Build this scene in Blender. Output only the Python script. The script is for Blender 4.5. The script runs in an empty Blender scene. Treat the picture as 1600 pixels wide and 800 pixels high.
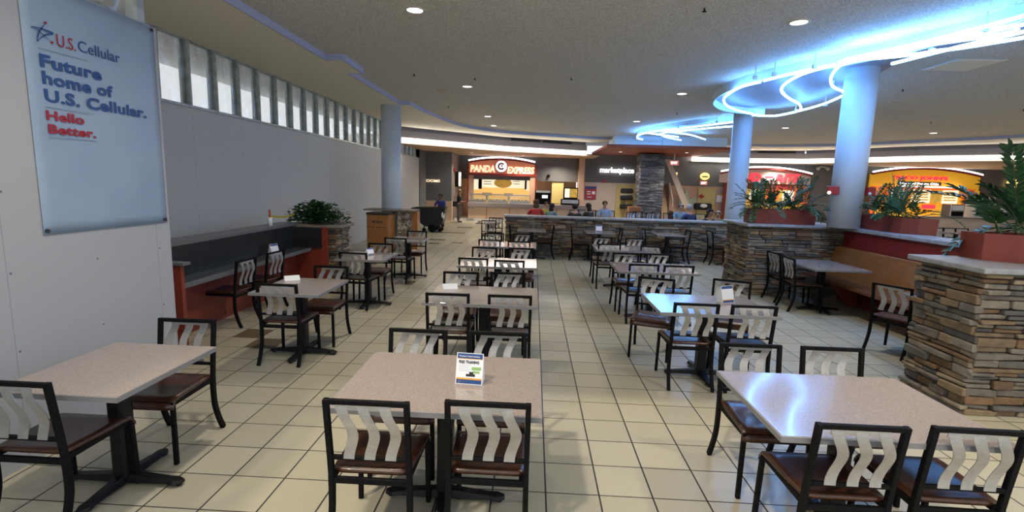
import bpy, bmesh, math, random
from mathutils import Vector, Matrix
PI = math.pi
random.seed(7)
# ------------------------------------------------------------------ camera
F_PX, YAW, PITCH, ROLL, CAM_Z = 769.2456, 0.04016927, 1.42411582, 0.02953271, 1.89035
CAM_R = Matrix.Rotation(YAW, 3, 'Z') @ Matrix.Rotation(PITCH, 3, 'X') @ Matrix.Rotation(ROLL, 3, 'Z')
scn = bpy.context.scene
COL = scn.collection
cam_data = bpy.data.cameras.new('camera')
cam_data.sensor_fit = 'HORIZONTAL'; cam_data.sensor_width = 36.0
cam_data.lens = F_PX / 1600.0 * 36.0
cam_data.clip_start = 0.05; cam_data.clip_end = 200
cam = bpy.data.objects.new('camera', cam_data); COL.objects.link(cam)
cam.matrix_world = Matrix.Translation((0, 0, CAM_Z)) @ CAM_R.to_4x4()
scn.camera = cam
# ------------------------------------------------------------------ world, sun, exposure
world = bpy.data.worlds.new('world'); scn.world = world; world.use_nodes = True
bg = world.node_tree.nodes['Background']
bg.inputs[0].default_value = (0.93, 0.96, 0.98, 1); bg.inputs[1].default_value = 1.5
sun_d = bpy.data.lights.new('sun', 'SUN'); sun_d.energy = 2.2; sun_d.angle = math.radians(2.5)
sun_d.color = (1.0, 0.86, 0.66)
sun = bpy.data.objects.new('sun', sun_d); COL.objects.link(sun)
sun.rotation_euler = Vector((-0.34, -0.50, 0.80)).to_track_quat('Z', 'Y').to_euler()
scn.view_settings.view_transform = 'Standard'; scn.view_settings.look = 'None'
scn.view_settings.gamma = 1.0; scn.view_settings.use_curve_mapping = False
scn.view_settings.exposure = -0.28
LAMP_W = 360.0; NEON_STR = 40.0; COVE_STR = 12.0

# ------------------------------------------------------------------ measuring (a pixel of the photo on a known plane)
def ray(x, y): return CAM_R @ Vector(((x - 800) / F_PX, -(y - 400) / F_PX, -1.0))
def G(x, y, z=0.0):
    d = ray(x, y); t = (z - CAM_Z) / d.z
    return Vector((d.x * t, d.y * t, z))
def Yp(x, y, Y=26.0):
    d = ray(x, y); t = Y / d.y
    return Vector((d.x * t, Y, CAM_Z + d.z * t))
def Xp(x, y, X):
    d = ray(x, y); t = X / d.x
    return Vector((X, d.y * t, CAM_Z + d.z * t))
def rect(x0, y0, x1, y1, Y=26.0):
    """world X range and Z range of a pixel rectangle on the plane y=Y"""
    a, b = Yp(x0, (y0 + y1) / 2, Y), Yp(x1, (y0 + y1) / 2, Y)
    c, d = Yp((x0 + x1) / 2, y0, Y), Yp((x0 + x1) / 2, y1, Y)
    return a.x, b.x, d.z, c.z

# ------------------------------------------------------------------ materials
def mat(name, col, rough=0.5, metal=0.0, emit=None, estr=0.0, coat=0.0, noise=None, bump=None, spec=0.5, trans=0.0, alpha=1.0):
    m = bpy.data.materials.new(name); m.use_nodes = True
    nt = m.node_tree; b = nt.nodes['Principled BSDF']
    b.inputs['Base Color'].default_value = (*col, 1)
    b.inputs['Roughness'].default_value = rough; b.inputs['Metallic'].default_value = metal
    b.inputs['Coat Weight'].default_value = coat; b.inputs['Coat Roughness'].default_value = 0.08
    b.inputs['Specular IOR Level'].default_value = spec
    b.inputs['Transmission Weight'].default_value = trans
    b.inputs['Alpha'].default_value = alpha
    if emit:
        b.inputs['Emission Color'].default_value = (*emit, 1); b.inputs['Emission Strength'].default_value = estr
    geo = None
    if noise or bump:
        geo = nt.nodes.new('ShaderNodeNewGeometry')
    if noise:                                  # (scale, colour2, lo, hi)
        n = nt.nodes.new('ShaderNodeTexNoise'); n.inputs['Scale'].default_value = noise[0]; n.inputs['Detail'].default_value = 4
        nt.links.new(geo.outputs['Position'], n.inputs['Vector'])
        r = nt.nodes.new('ShaderNodeValToRGB')
        r.color_ramp.elements[0].position = noise[2]; r.color_ramp.elements[0].color = (*col, 1)
        r.color_ramp.elements[1].position = noise[3]; r.color_ramp.elements[1].color = (*noise[1], 1)
        nt.links.new(n.outputs['Fac'], r.inputs['Fac']); nt.links.new(r.outputs['Color'], b.inputs['Base Color'])
    if bump:                                   # (scale, strength, distance)
        n = nt.nodes.new('ShaderNodeTexNoise'); n.inputs['Scale'].default_value = bump[0]; n.inputs['Detail'].default_value = 3
        nt.links.new(geo.outputs['Position'], n.inputs['Vector'])
        bp = nt.nodes.new('ShaderNodeBump'); bp.inputs['Strength'].default_value = bump[1]; bp.inputs['Distance'].default_value = bump[2]
        nt.links.new(n.outputs['Fac'], bp.inputs['Height']); nt.links.new(bp.outputs['Normal'], b.inputs['Normal'])
    return m

def island_mat(name, cols, rough=0.8, bump=(30, 0.6, 0.01)):
    m = mat(name, cols[0], rough, bump=bump); nt = m.node_tree; b = nt.nodes['Principled BSDF']
    g = nt.nodes.new('ShaderNodeNewGeometry'); r = nt.nodes.new('ShaderNodeValToRGB')
    r.color_ramp.interpolation = 'CONSTANT'
    while len(r.color_ramp.elements) < len(cols): r.color_ramp.elements.new(0.5)
    for i, c in enumerate(cols):
        r.color_ramp.elements[i].position = i / len(cols); r.color_ramp.elements[i].color = (*c, 1)
    n = nt.nodes.new('ShaderNodeTexNoise'); n.inputs['Scale'].default_value = 9; n.inputs['Detail'].default_value = 5
    nt.links.new(g.outputs['Position'], n.inputs['Vector'])
    mx = nt.nodes.new('ShaderNodeMix'); mx.data_type = 'RGBA'; mx.blend_type = 'OVERLAY'; mx.inputs[0].default_value = 0.7
    nt.links.new(g.outputs['Random Per Island'], r.inputs['Fac'])
    nt.links.new(r.outputs['Color'], mx.inputs[6]); nt.links.new(n.outputs['Fac'], mx.inputs[7])
    nt.links.new(mx.outputs[2], b.inputs['Base Color'])
    return m

M = {}
TS, TX, TY = 0.33, 0.419 * 0.33, 8.5315 * 0.33     # tile size and grid offset
def floor_mat():
    m = bpy.data.materials.new('floor_tile'); m.use_nodes = True; nt = m.node_tree; b = nt.nodes['Principled BSDF']
    N = nt.nodes.new; L = nt.links.new
    g = N('ShaderNodeNewGeometry'); sp = N('ShaderNodeSeparateXYZ'); L(g.outputs['Position'], sp.inputs[0])
    def math_(op, a, bb=None):
        n = N('ShaderNodeMath'); n.operation = op
        for i, v in enumerate((a, bb)):
            if v is None: continue
            if isinstance(v, (int, float)): n.inputs[i].default_value = v
            else: L(v, n.inputs[i])
        return n.outputs[0]
    gx = math_('DIVIDE', math_('SUBTRACT', sp.outputs[0], TX), TS); gy = math_('DIVIDE', math_('SUBTRACT', sp.outputs[1], TY), TS)
    fx = math_('FRACT', gx); fy = math_('FRACT', gy)
    dx = math_('MINIMUM', fx, math_('SUBTRACT', 1.0, fx)); dy = math_('MINIMUM', fy, math_('SUBTRACT', 1.0, fy))
    groutx = math_('LESS_THAN', dx, 0.0155); grouty = math_('LESS_THAN', dy, 0.0125)
    grout = math_('MAXIMUM', groutx, grouty)
    cx = math_('FLOOR', gx); cy = math_('FLOOR', gy)
    cb = N('ShaderNodeCombineXYZ'); L(cx, cb.inputs[0]); L(cy, cb.inputs[1])
    wn = N('ShaderNodeTexWhiteNoise'); L(cb.outputs[0], wn.inputs['Vector'])
    nz = N('ShaderNodeTexNoise'); nz.inputs['Scale'].default_value = 3.0; nz.inputs['Detail'].default_value = 5; L(g.outputs['Position'], nz.inputs['Vector'])
    f = math_('MULTIPLY', math_('ADD', wn.outputs['Value'], nz.outputs['Fac']), 0.5)
    rp = N('ShaderNodeValToRGB'); L(f, rp.inputs['Fac'])
    rp.color_ramp.elements[0].color = (0.34, 0.32, 0.245, 1); rp.color_ramp.elements[1].color = (0.43, 0.405, 0.315, 1)
    # accent tiles
    acc = None
    for c, r_ in [(-11, 8), (-10, 7), (-12, 39), (-11, 39), (-10, 39), (-10, 36), (-12, 46), (-11, 46), (-10, 46), (-9, 46), (-10, 53), (-9, 53), (-12, 24), (-8, 18), (-8, 37)]:
        e = math_('MULTIPLY', math_('COMPARE', cx, float(c)), math_('COMPARE', cy, float(r_)))
        acc = e if acc is None else math_('MAXIMUM', acc, e)
    for nd in nt.nodes:
        if nd.type == 'MATH' and nd.operation == 'COMPARE': nd.inputs[2].default_value = 0.1
    m1 = N('ShaderNodeMix'); m1.data_type = 'RGBA'; L(acc, m1.inputs[0]); L(rp.outputs[0], m1.inputs[6]); m1.inputs[7].default_value = (0.13, 0.10, 0.065, 1)
    m2 = N('ShaderNodeMix'); m2.data_type = 'RGBA'; L(grout, m2.inputs[0]); L(m1.outputs[2], m2.inputs[6]); m2.inputs[7].default_value = (0.015, 0.014, 0.012, 1)
    L(m2.outputs[2], b.inputs['Base Color'])
    rr = math_('ADD', math_('MULTIPLY', grout, 0.5), 0.27); L(rr, b.inputs['Roughness'])
    bp = N('ShaderNodeBump'); bp.inputs['Strength'].default_value = 0.5; bp.inputs['Distance'].default_value = 0.003; bp.invert = True
    L(grout, bp.inputs['Height']); L(bp.outputs[0], b.inputs['Normal'])
    return m

def seam_wall_mat(name, col, step, off):
    """board wall: thin vertical joints every `step` metres along y, small screw dimples"""
    m = mat(name, col, 0.55); nt = m.node_tree; b = nt.nodes['Principled BSDF']; N = nt.nodes.new; L = nt.links.new
    g = N('ShaderNodeNewGeometry'); sp = N('ShaderNodeSeparateXYZ'); L(g.outputs['Position'], sp.inputs[0])
    def mt(op, a, bb=None):
        n = N('ShaderNodeMath'); n.operation = op
        for i, v in enumerate((a, bb)):
            if v is None: continue
            if isinstance(v, (int, float)): n.inputs[i].default_value = v
            else: L(v, n.inputs[i])
        return n.outputs[0]
    u = mt('FRACT', mt('DIVIDE', mt('SUBTRACT', sp.outputs[1], off), step))
    seam = mt('LESS_THAN', u, 0.004 / step)
    su = mt('ABSOLUTE', mt('SUBTRACT', mt('FRACT', mt('DIVIDE', mt('SUBTRACT', sp.outputs[1], off), step / 2)), 0.04))
    sv = mt('ABSOLUTE', mt('SUBTRACT', mt('FRACT', mt('DIVIDE', sp.outputs[2], 0.5)), 0.5))
    dot = mt('MULTIPLY', mt('LESS_THAN', su, 0.012), mt('LESS_THAN', sv, 0.014))
    f = mt('MAXIMUM', mt('MULTIPLY', seam, 0.6), dot)
    mx = N('ShaderNodeMix'); mx.data_type = 'RGBA'; L(f, mx.inputs[0]); mx.inputs[6].default_value = (*col, 1)
    mx.inputs[7].default_value = (col[0] * .35, col[1] * .35, col[2] * .35, 1)
    L(mx.outputs[2], b.inputs['Base Color'])
    return m

def wood_mat(name, c1, c2, rough=0.25, coat=0.5, axis=0):
    m = mat(name, c1, rough, coat=coat); nt = m.node_tree; b = nt.nodes['Principled BSDF']; N = nt.nodes.new; L = nt.links.new
    g = N('ShaderNodeTexCoord'); mp = N('ShaderNodeMapping'); mp.inputs['Scale'].default_value = (2, 14, 14) if axis == 0 else (14, 2, 14) if axis == 1 else (14, 14, 2)
    L(g.outputs['Object'], mp.inputs[0]); n = N('ShaderNodeTexNoise'); n.inputs['Scale'].default_value = 2.5; n.inputs['Detail'].default_value = 6; L(mp.outputs[0], n.inputs['Vector'])
    r = N('ShaderNodeValToRGB'); r.color_ramp.elements[0].position = .3; r.color_ramp.elements[1].position = .7
    r.color_ramp.elements[0].color = (*c1, 1); r.color_ramp.elements[1].color = (*c2, 1)
    L(n.outputs['Fac'], r.inputs[0]); L(r.outputs[0], b.inputs['Base Color'])
    return m

def speckle_mat(name, base, dark, light, rough):
    m = mat(name, base, rough, coat=0.3); nt = m.node_tree; b = nt.nodes['Principled BSDF']; N = nt.nodes.new; L = nt.links.new
    g = N('ShaderNodeNewGeometry'); v = N('ShaderNodeTexVoronoi'); v.inputs['Scale'].default_value = 190; L(g.outputs['Position'], v.inputs['Vector'])
    sp = N('ShaderNodeSeparateColor'); L(v.outputs['Color'], sp.inputs[0])
    r = N('ShaderNodeValToRGB'); e = r.color_ramp.elements; e[0].position = 0; e[0].color = (*dark, 1); e[1].position = 1; e[1].color = (*light, 1)
    k = e.new(.3); k.color = (*base, 1); k = e.new(.75); k.color = (*base, 1)
    L(sp.outputs[0], r.inputs[0]); L(r.outputs[0], b.inputs['Base Color'])
    return m

def tile_wall_mat(name, col, mortar, bw, bh, rough=.3, rot=(0, 0, 0)):
    m = mat(name, col, rough); nt = m.node_tree; b = nt.nodes['Principled BSDF']; N = nt.nodes.new; L = nt.links.new
    g = N('ShaderNodeNewGeometry'); mp = N('ShaderNodeMapping'); mp.inputs['Rotation'].default_value = rot; L(g.outputs['Position'], mp.inputs[0])
    t = N('ShaderNodeTexBrick'); t.inputs['Scale'].default_value = 1; t.inputs['Brick Width'].default_value = bw; t.inputs['Row Height'].default_value = bh
    t.inputs['Mortar Size'].default_value = .004; t.inputs['Color1'].default_value = (*col, 1); t.inputs['Color2'].default_value = (col[0] * 1.3, col[1] * 1.3, col[2] * 1.3, 1)
    t.inputs['Mortar'].default_value = (*mortar, 1)
    L(mp.outputs[0], t.inputs['Vector']); L(t.outputs['Color'], b.inputs['Base Color'])
    return m

def pebble_mat():
    m = mat('pebble_dash', (.25, .22, .18), .7); nt = m.node_tree; b = nt.nodes['Principled BSDF']; N = nt.nodes.new; L = nt.links.new
    g = N('ShaderNodeNewGeometry'); v = N('ShaderNodeTexVoronoi'); v.inputs['Scale'].default_value = 17; L(g.outputs['Position'], v.inputs['Vector'])
    r = N('ShaderNodeValToRGB'); sp = N('ShaderNodeSeparateColor'); L(v.outputs['Color'], sp.inputs[0]); L(sp.outputs[0], r.inputs[0])
    e = r.color_ramp.elements; e[0].color = (.07, .06, .05, 1); e[1].color = (.5, .46, .4, 1); k = e.new(.5); k.color = (.22, .17, .12, 1)
    L(r.outputs[0], b.inputs['Base Color'])
    bp = N('ShaderNodeBump'); bp.invert = True; bp.inputs['Distance'].default_value = .02; L(v.outputs['Distance'], bp.inputs['Height']); L(bp.outputs[0], b.inputs['Normal'])
    return m

def film_mat():
    m = bpy.data.materials.new('plastic_film'); m.use_nodes = True; nt = m.node_tree; N = nt.nodes.new; L = nt.links.new
    nt.nodes.remove(nt.nodes['Principled BSDF']); out = nt.nodes['Material Output']
    g = N('ShaderNodeNewGeometry'); n = N('ShaderNodeTexNoise'); n.inputs['Scale'].default_value = 3.5; n.inputs['Detail'].default_value = 5; n.inputs['Distortion'].default_value = 1.6
    L(g.outputs['Position'], n.inputs['Vector'])
    bp = N('ShaderNodeBump'); bp.inputs['Strength'].default_value = 0.9; bp.inputs['Distance'].default_value = .05; L(n.outputs['Fac'], bp.inputs['Height'])
    t = N('ShaderNodeBsdfTransparent'); t.inputs[0].default_value = (.93, .95, .95, 1)
    gl = N('ShaderNodeBsdfGlossy'); gl.inputs['Roughness'].default_value = .22; gl.inputs[0].default_value = (.8, .85, .85, 1); L(bp.outputs[0], gl.inputs['Normal'])
    tr = N('ShaderNodeBsdfTranslucent'); tr.inputs[0].default_value = (.75, .78, .78, 1); L(bp.outputs[0], tr.inputs['Normal'])
    m1 = N('ShaderNodeMixShader'); m1.inputs[0].default_value = .25; L(t.outputs[0], m1.inputs[1]); L(tr.outputs[0], m1.inputs[2])
    m2 = N('ShaderNodeMixShader'); m2.inputs[0].default_value = .22; L(m1.outputs[0], m2.inputs[1]); L(gl.outputs[0], m2.inputs[2])
    L(m2.outputs[0], out.inputs['Surface'])
    return m

M['floor'] = floor_mat()
M['stipple'] = mat('stippled_ceiling', (0.46, 0.445, 0.40), .95, noise=(70, (0.80, .78, .72), .35, .65), bump=(60, 1.0, .02))
M['soffit'] = mat('soffit_paint', (0.80, 0.75, 0.62), .8)
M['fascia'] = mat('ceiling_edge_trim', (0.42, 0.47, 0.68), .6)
M['board'] = seam_wall_mat('white_board', (0.37, 0.385, 0.41), 1.22, 1.6)
M['gray_board'] = seam_wall_mat('gray_board', (0.56, 0.565, 0.54), 1.25, 6.2)
M['stud'] = mat('galvanised_stud', (.36, .40, .38), .45, .6, noise=(12, (.5, .54, .52), .4, .6))
M['film'] = film_mat()
M['banner'] = mat('banner_vinyl', (0.25, 0.34, 0.47), .45, noise=(2.0, (.28, .37, .50), .4, .6))
M['navy'] = mat('navy_print', (0.02, 0.065, 0.22), .5)
M['red_print'] = mat('red_print', (0.30, 0.015, 0.03), .5)
M['rule'] = mat('rule_print', (.2, .25, .35), .6)
M['black'] = mat('black_powder_coat', (0.004, 0.004, 0.005), .62, noise=(60, (.007, .007, .007), .4, .6), spec=.1)
M['steel'] = mat('brushed_steel', (0.36, 0.35, 0.34), .36, .6, noise=(25, (.42, .41, .40), .35, .65))
M['seat'] = wood_mat('seat_wood', (0.022, 0.008, 0.004), (0.070, 0.021, 0.007), .34, .2, 1)
M['top'] = speckle_mat('quartz_top', (0.30, 0.25, 0.225), (.245, .20, .175), (.355, .305, .28), .13)
M['edge'] = mat('grey_table_edge', (.20, .20, .21), .4)
M['iron'] = mat('cast_iron_base', (0.006, .006, .007), .4, spec=.25)
STONES = [(.27, .20, .13), (.22, .21, .20), (.15, .15, .155), (.34, .26, .17), (.30, .28, .25), (.19, .12, .07), (.40, .35, .28), (.12, .12, .13), (.26, .16, .09), (.24, .23, .21), (.36, .30, .22), (.17, .16, .15)]
STONES = [(q[0] * .66, q[1] * .62, q[2] * .56) for q in STONES]
M['stone'] = island_mat('ledge_stone', STONES, .75, (28, .8, .012))
M['slate'] = island_mat('slate_stone', [(.10, .11, .13), (.16, .17, .19), (.08, .085, .1), (.2, .2, .21)], .7, (25, .8, .012))
M['mortar'] = mat('dark_mortar', (.035, .03, .026), .95)
M['cap'] = mat('stone_cap', (.25, .26, .28), .4, noise=(14, (.34, .35, .37), .35, .65), bump=(20, .3, .005))
M['cap_brown'] = mat('brown_stone_cap', (.17, .15, .12), .5, noise=(14, (.25, .22, .18), .35, .65))
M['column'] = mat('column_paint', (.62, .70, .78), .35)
M['redwood'] = mat('red_laminate', (0.19, 0.03, 0.016), .4, noise=(3, (.23, .04, .02), .3, .7))
M['darkred'] = mat('dark_red_wall', (0.17, 0.014, 0.014), .45)
M['planter'] = mat('terracotta_planter', (0.20, 0.035, 0.022), .5, noise=(5, (.25, .045, .03), .3, .7))
M['soil'] = mat('soil', (.03, .02, .014), .95, bump=(60, 1, .02))
M['leaf'] = mat('zz_leaf', (0.016, 0.06, 0.02), .42, noise=(14, (.035, .12, .035), .35, .65))
M['leaf2'] = mat('ivy_leaf', (0.012, 0.05, 0.012), .4, noise=(20, (.03, .11, .025), .35, .65))
M['stem'] = mat('plant_stem', (.04, .09, .03), .5)
M['bench_wood'] = wood_mat('bench_wood', (0.18, 0.068, 0.017), (0.25, 0.10, 0.028), .35, .3, 1)
M['seat_bench'] = wood_mat('bench_seat_wood', (0.10, 0.03, 0.012), (0.14, 0.05, 0.02), .35, .3, 1)
M['oak'] = wood_mat('oak_veneer', (0.30, 0.115, 0.03), (0.42, 0.18, 0.055), .35, .3, 2)
M['bintrim'] = mat('bin_dark_trim', (.03, .02, .015), .5)
M['pebble'] = pebble_mat()
M['blacktile'] = tile_wall_mat('black_wall_tile', (0.012, .015, .018), (.03, .033, .035), .2, .15, .3, (0, PI / 2, PI / 2))
M['desk'] = mat('dark_desk_laminate', (0.05, .055, .06), .3)
M['ledge'] = mat('grey_ledge', (.13, .13, .14), .35)
M['darkwall'] = mat('charcoal_wall', (.15, .15, .15), .7)
M['brownwall'] = mat('brown_grey_wall', (.22, .18, .17), .7)
M['cream'] = mat('cream_wall', (.60, .50, .42), .7)
M['peach'] = mat('peach_wall', (.56, .36, .25), .7)
M['lowwall'] = mat('warm_low_wall', (.62, .44, .30), .6)
M['canopy'] = mat('canopy_grey', (.36, .33, .35), .7)
M['canopy_dark'] = mat('canopy_slot', (.22, .21, .24), .8)
M['bulk'] = mat('rust_bulkhead', (.30, .065, .03), .6)
M['bluebox'] = mat('neon_tinted_box', (.60, .76, .90), .5)  # white surface with the neon's blue light tinted into its base colour
M['cove'] = mat('cove_lamp', (1, 1, 1), .5, emit=(1.0, .93, .84), estr=COVE_STR)
M['neon'] = mat('neon_tube', (.8, .95, 1), .3, emit=(.14, .42, 1.0), estr=NEON_STR)
M['neon_back'] = mat('neon_backing', (.30, .34, .42), .6)
M['neon_white'] = mat('sign_tube', (1, 1, 1), .3, emit=(.9, .97, 1.0), estr=5)
M['lamp'] = mat('downlight_lens', (1, 1, 1), .5, emit=(1.0, .93, .80), estr=7)
M['lamp_dim'] = mat('downlight_off', (.45, .40, .33), .5)
M['ringm'] = mat('lamp_ring', (.55, .53, .48), .4)
M['mount'] = mat('neon_mount', (.55, .6, .65), .4)
M['white'] = mat('white_paint', (.75, .75, .73), .5)
M['paper'] = mat('paper', (.78, .80, .84), .6)
M['orange_print'] = mat('orange_print', (.75, .35, .03), .5)
M['green_print'] = mat('green_print', (.25, .45, .15), .5)
M['ink'] = mat('black_ink', (.02, .02, .02), .5)
M['letter_w'] = mat('lit_letter_white', (1, 1, 1), .4, emit=(1, .97, .92), estr=2.5)
M['letter_p'] = mat('lit_letter_cream', (1, .9, .7), .4, emit=(1, .72, .45), estr=1.5)
M['letter_r'] = mat('lit_letter_red', (.9, .03, .05), .4, emit=(1, .03, .06), estr=1.6)
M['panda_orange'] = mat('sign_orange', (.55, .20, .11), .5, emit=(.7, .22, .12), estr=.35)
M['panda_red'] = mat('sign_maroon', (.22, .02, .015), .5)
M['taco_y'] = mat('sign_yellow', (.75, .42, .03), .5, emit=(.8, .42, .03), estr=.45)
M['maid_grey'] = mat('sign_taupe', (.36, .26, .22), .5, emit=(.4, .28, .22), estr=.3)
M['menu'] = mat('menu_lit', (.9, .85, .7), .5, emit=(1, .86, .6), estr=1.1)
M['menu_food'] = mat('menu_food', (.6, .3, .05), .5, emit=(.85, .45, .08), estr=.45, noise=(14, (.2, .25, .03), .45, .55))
M['kitchen'] = mat('kitchen_glow', (.7, .42, .14), .5, emit=(1, .6, .18), estr=.8)  # back wall glows by itself in place of the kitchen's lamps
M['stainless'] = mat('stainless', (.62, .60, .58), .25, .9)
M['glass'] = mat('case_glass', (.9, .95, .95), .05, trans=.9)
M['granite'] = mat('granite_counter', (.19, .155, .15), .3, noise=(60, (.30, .25, .24), .4, .6))
M['exit_red'] = mat('exit_sign_face', (.6, .08, .05), .5, emit=(.9, .15, .10), estr=.8)
M['alarm'] = mat('fire_alarm_red', (.35, .015, .02), .4)
M['cart'] = mat('black_poly_cart', (.012, .012, .013), .35)
M['skin'] = mat('skin', (.42, .24, .17), .55)
M['skin2'] = mat('skin_deep', (.16, .085, .055), .55)
for nm, c in dict(c_black=(.012, .012, .014), c_blue=(.02, .035, .22), c_khaki=(.12, .11, .09), c_red=(.35, .02, .025), c_teal=(.12, .22, .28), c_sky=(.30, .38, .50),
                  c_navy=(.02, .035, .12), c_green=(.03, .22, .12), c_lblue=(.25, .33, .42), h_black=(.01, .008, .007), h_brown=(.07, .035, .018), h_blond=(.22, .12, .05), h_grey=(.35, .33, .31), c_yellow=(.5, .42, .03)).items():
    M[nm] = mat(nm, c, .8)
M['bottle'] = mat('orange_barrier', (.5, .05, .02), .5); M['tape'] = mat('yellow_tape', (.45, .36, .03), .5)
M['yellow'] = mat('yellow_door_paint', (.55, .45, .18), .5)
M['poster'] = mat('poster_red', (.38, .03, .05), .5); M['stairs'] = mat('stair_tan', (.60, .42, .24), .6)
M['sconce'] = mat('wall_sconce', (.8, .6, .2), .3, emit=(1, .72, .25), estr=1.6)
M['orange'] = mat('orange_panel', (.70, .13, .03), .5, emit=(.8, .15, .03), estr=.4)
M['bronze'] = mat('bronze_rim', (.2, .1, .04), .4, .5)
M['grill'] = mat('vent_dark', (.05, .05, .06), .6)
M['bag'] = mat('clear_bag', (.7, .72, .75), .3)

# ------------------------------------------------------------------ mesh builder
class MB:
    def __init__(s): s.v = []; s.f = []; s.m = []; s.sm = []
    def add(s, vs, fs, mi=0, smooth=False):
        o = len(s.v); s.v += [tuple(v) for v in vs]
        for f in fs: s.f.append([o + i for i in f]); s.m.append(mi); s.sm.append(smooth)
        return s
    def box(s, x0, x1, y0, y1, z0, z1, mi=0, jit=0, mtx=None):
        P_ = [(x, y, z) for z in (z0, z1) for y in (y0, y1) for x in (x0, x1)]
        if jit: P_ = [tuple(c + random.uniform(-jit, jit) for c in q) for q in P_]
        if mtx: P_ = [mtx @ Vector(q) for q in P_]
        return s.add(P_, [(0, 2, 3, 1), (4, 5, 7, 6), (0, 1, 5, 4), (2, 6, 7, 3), (0, 4, 6, 2), (1, 3, 7, 5)], mi)
    def bar(s, a, b, w, h, mi=0, up=Vector((0, 0, 1))):
        a, b = Vector(a), Vector(b); d = (b - a).normalized(); r = d.cross(up)
        if r.length < 1e-4: r = d.cross(Vector((0, 1, 0)))
        r.normalize(); u = r.cross(d).normalized(); P_ = []
        for q in (a, b):
            for sx, sz in ((-1, -1), (1, -1), (1, 1), (-1, 1)): P_.append(q + r * sx * w / 2 + u * sz * h / 2)
        return s.add(P_, [(0, 3, 2, 1), (4, 5, 6, 7), (0, 1, 5, 4), (1, 2, 6, 5), (2, 3, 7, 6), (3, 0, 4, 7)], mi)
    def path(s, pts, w, h=None, n=4, mi=0, side=Vector((1, 0, 0)), smooth=False, closed=False, caps=True):
        """sweep: n=4 rectangular w x h with `side` as one axis; n>4 round radius w"""
        pts = [Vector(q) for q in pts]; rings = []
        N_ = len(pts)
        for i, q in enumerate(pts):
            if closed: d = pts[(i + 1) % N_] - pts[i - 1]
            else: d = pts[min(i + 1, N_ - 1)] - pts[max(i - 1, 0)]
            d.normalize(); a = side - d * side.dot(d)
            if a.length < 1e-3: a = Vector((0, 1, 0)) - d * d.y
            if a.length < 1e-3: a = Vector((0, 0, 1))
            a.normalize(); b = d.cross(a)
            if n == 4: rings.append([q + a * sx * w / 2 + b * sy * h / 2 for sx, sy in ((-1, -1), (1, -1), (1, 1), (-1, 1))])
            else:
                rr = w[i] if isinstance(w, (list, tuple)) else w
                rings.append([q + a * math.cos(2 * PI * k / n) * rr + b * math.sin(2 * PI * k / n) * rr for k in range(n)])
        V = [v for r in rings for v in r]; Fs = []
        R_ = N_ if closed else N_ - 1
        for i in range(R_):
            j = (i + 1) % N_
            for k in range(n): Fs.append((i * n + k, i * n + (k + 1) % n, j * n + (k + 1) % n, j * n + k))
        if caps and not closed: Fs += [tuple(range(n))[::-1], tuple((N_ - 1) * n + k for k in range(n))]
        return s.add(V, Fs, mi, smooth)
    def cyl(s, a, b, r, r2=None, n=24, mi=0, smooth=True):
        r2 = r if r2 is None else r2
        a, b = Vector(a), Vector(b); d = (b - a).normalized(); u = d.orthogonal().normalized(); w = d.cross(u)
        V = [a + (u * math.cos(t) + w * math.sin(t)) * r for t in [2 * PI * k / n for k in range(n)]] + [b + (u * math.cos(t) + w * math.sin(t)) * r2 for t in [2 * PI * k / n for k in range(n)]]
        s.add(V, [(k, (k + 1) % n, n + (k + 1) % n, n + k) for k in range(n)], mi, smooth)
        o = len(s.v) - 2 * n
        s.f.append([o + k for k in range(n)][::-1]); s.m.append(mi); s.sm.append(False)
        s.f.append([o + n + k for k in range(n)]); s.m.append(mi); s.sm.append(False)
        return s
    def prism(s, poly, z0, z1, mi=0, mtx=None):
        n = len(poly); V = [Vector((x, y, z0)) for x, y in poly] + [Vector((x, y, z1)) for x, y in poly]
        if mtx: V = [mtx @ v for v in V]
        return s.add(V, [tuple(range(n))[::-1], tuple(n + k for k in range(n))] + [(k, (k + 1) % n, n + (k + 1) % n, n + k) for k in range(n)], mi)
    def ball(s, c, r, seg=12, rings=8, sc=(1, 1, 1), mi=0):
        V = []; Fs = []; c = Vector(c)
        for i in range(rings + 1):
            t = PI * i / rings
            for k in range(seg):
                p_ = 2 * PI * k / seg; V.append(c + Vector((r * sc[0] * math.sin(t) * math.cos(p_), r * sc[1] * math.sin(t) * math.sin(p_), r * sc[2] * math.cos(t))))
        for i in range(rings):
            for k in range(seg): Fs.append((i * seg + k, (i + 1) * seg + k, (i + 1) * seg + (k + 1) % seg, i * seg + (k + 1) % seg))
        return s.add(V, Fs, mi, True)
    def build(s, name, mats, parent=None, bevel=0, seg=2, fix=True):
        me = bpy.data.meshes.new(name); me.from_pydata(s.v, [], s.f)
        if not isinstance(mats, (list, tuple)): mats = [mats]
        for m_ in mats: me.materials.append(M[m_] if isinstance(m_, str) else m_)
        me.polygons.foreach_set('material_index', s.m); me.polygons.foreach_set('use_smooth', s.sm)
        me.update()
        if fix:
            bm = bmesh.new(); bm.from_mesh(me); bmesh.ops.recalc_face_normals(bm, faces=bm.faces); bm.to_mesh(me); bm.free()
        o = bpy.data.objects.new(name, me); COL.objects.link(o)
        if parent: o.parent = parent
        if bevel:
            b = o.modifiers.new('bevel', 'BEVEL'); b.width = bevel; b.segments = seg; b.limit_method = 'ANGLE'; b.angle_limit = math.radians(40)
        return o

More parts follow.
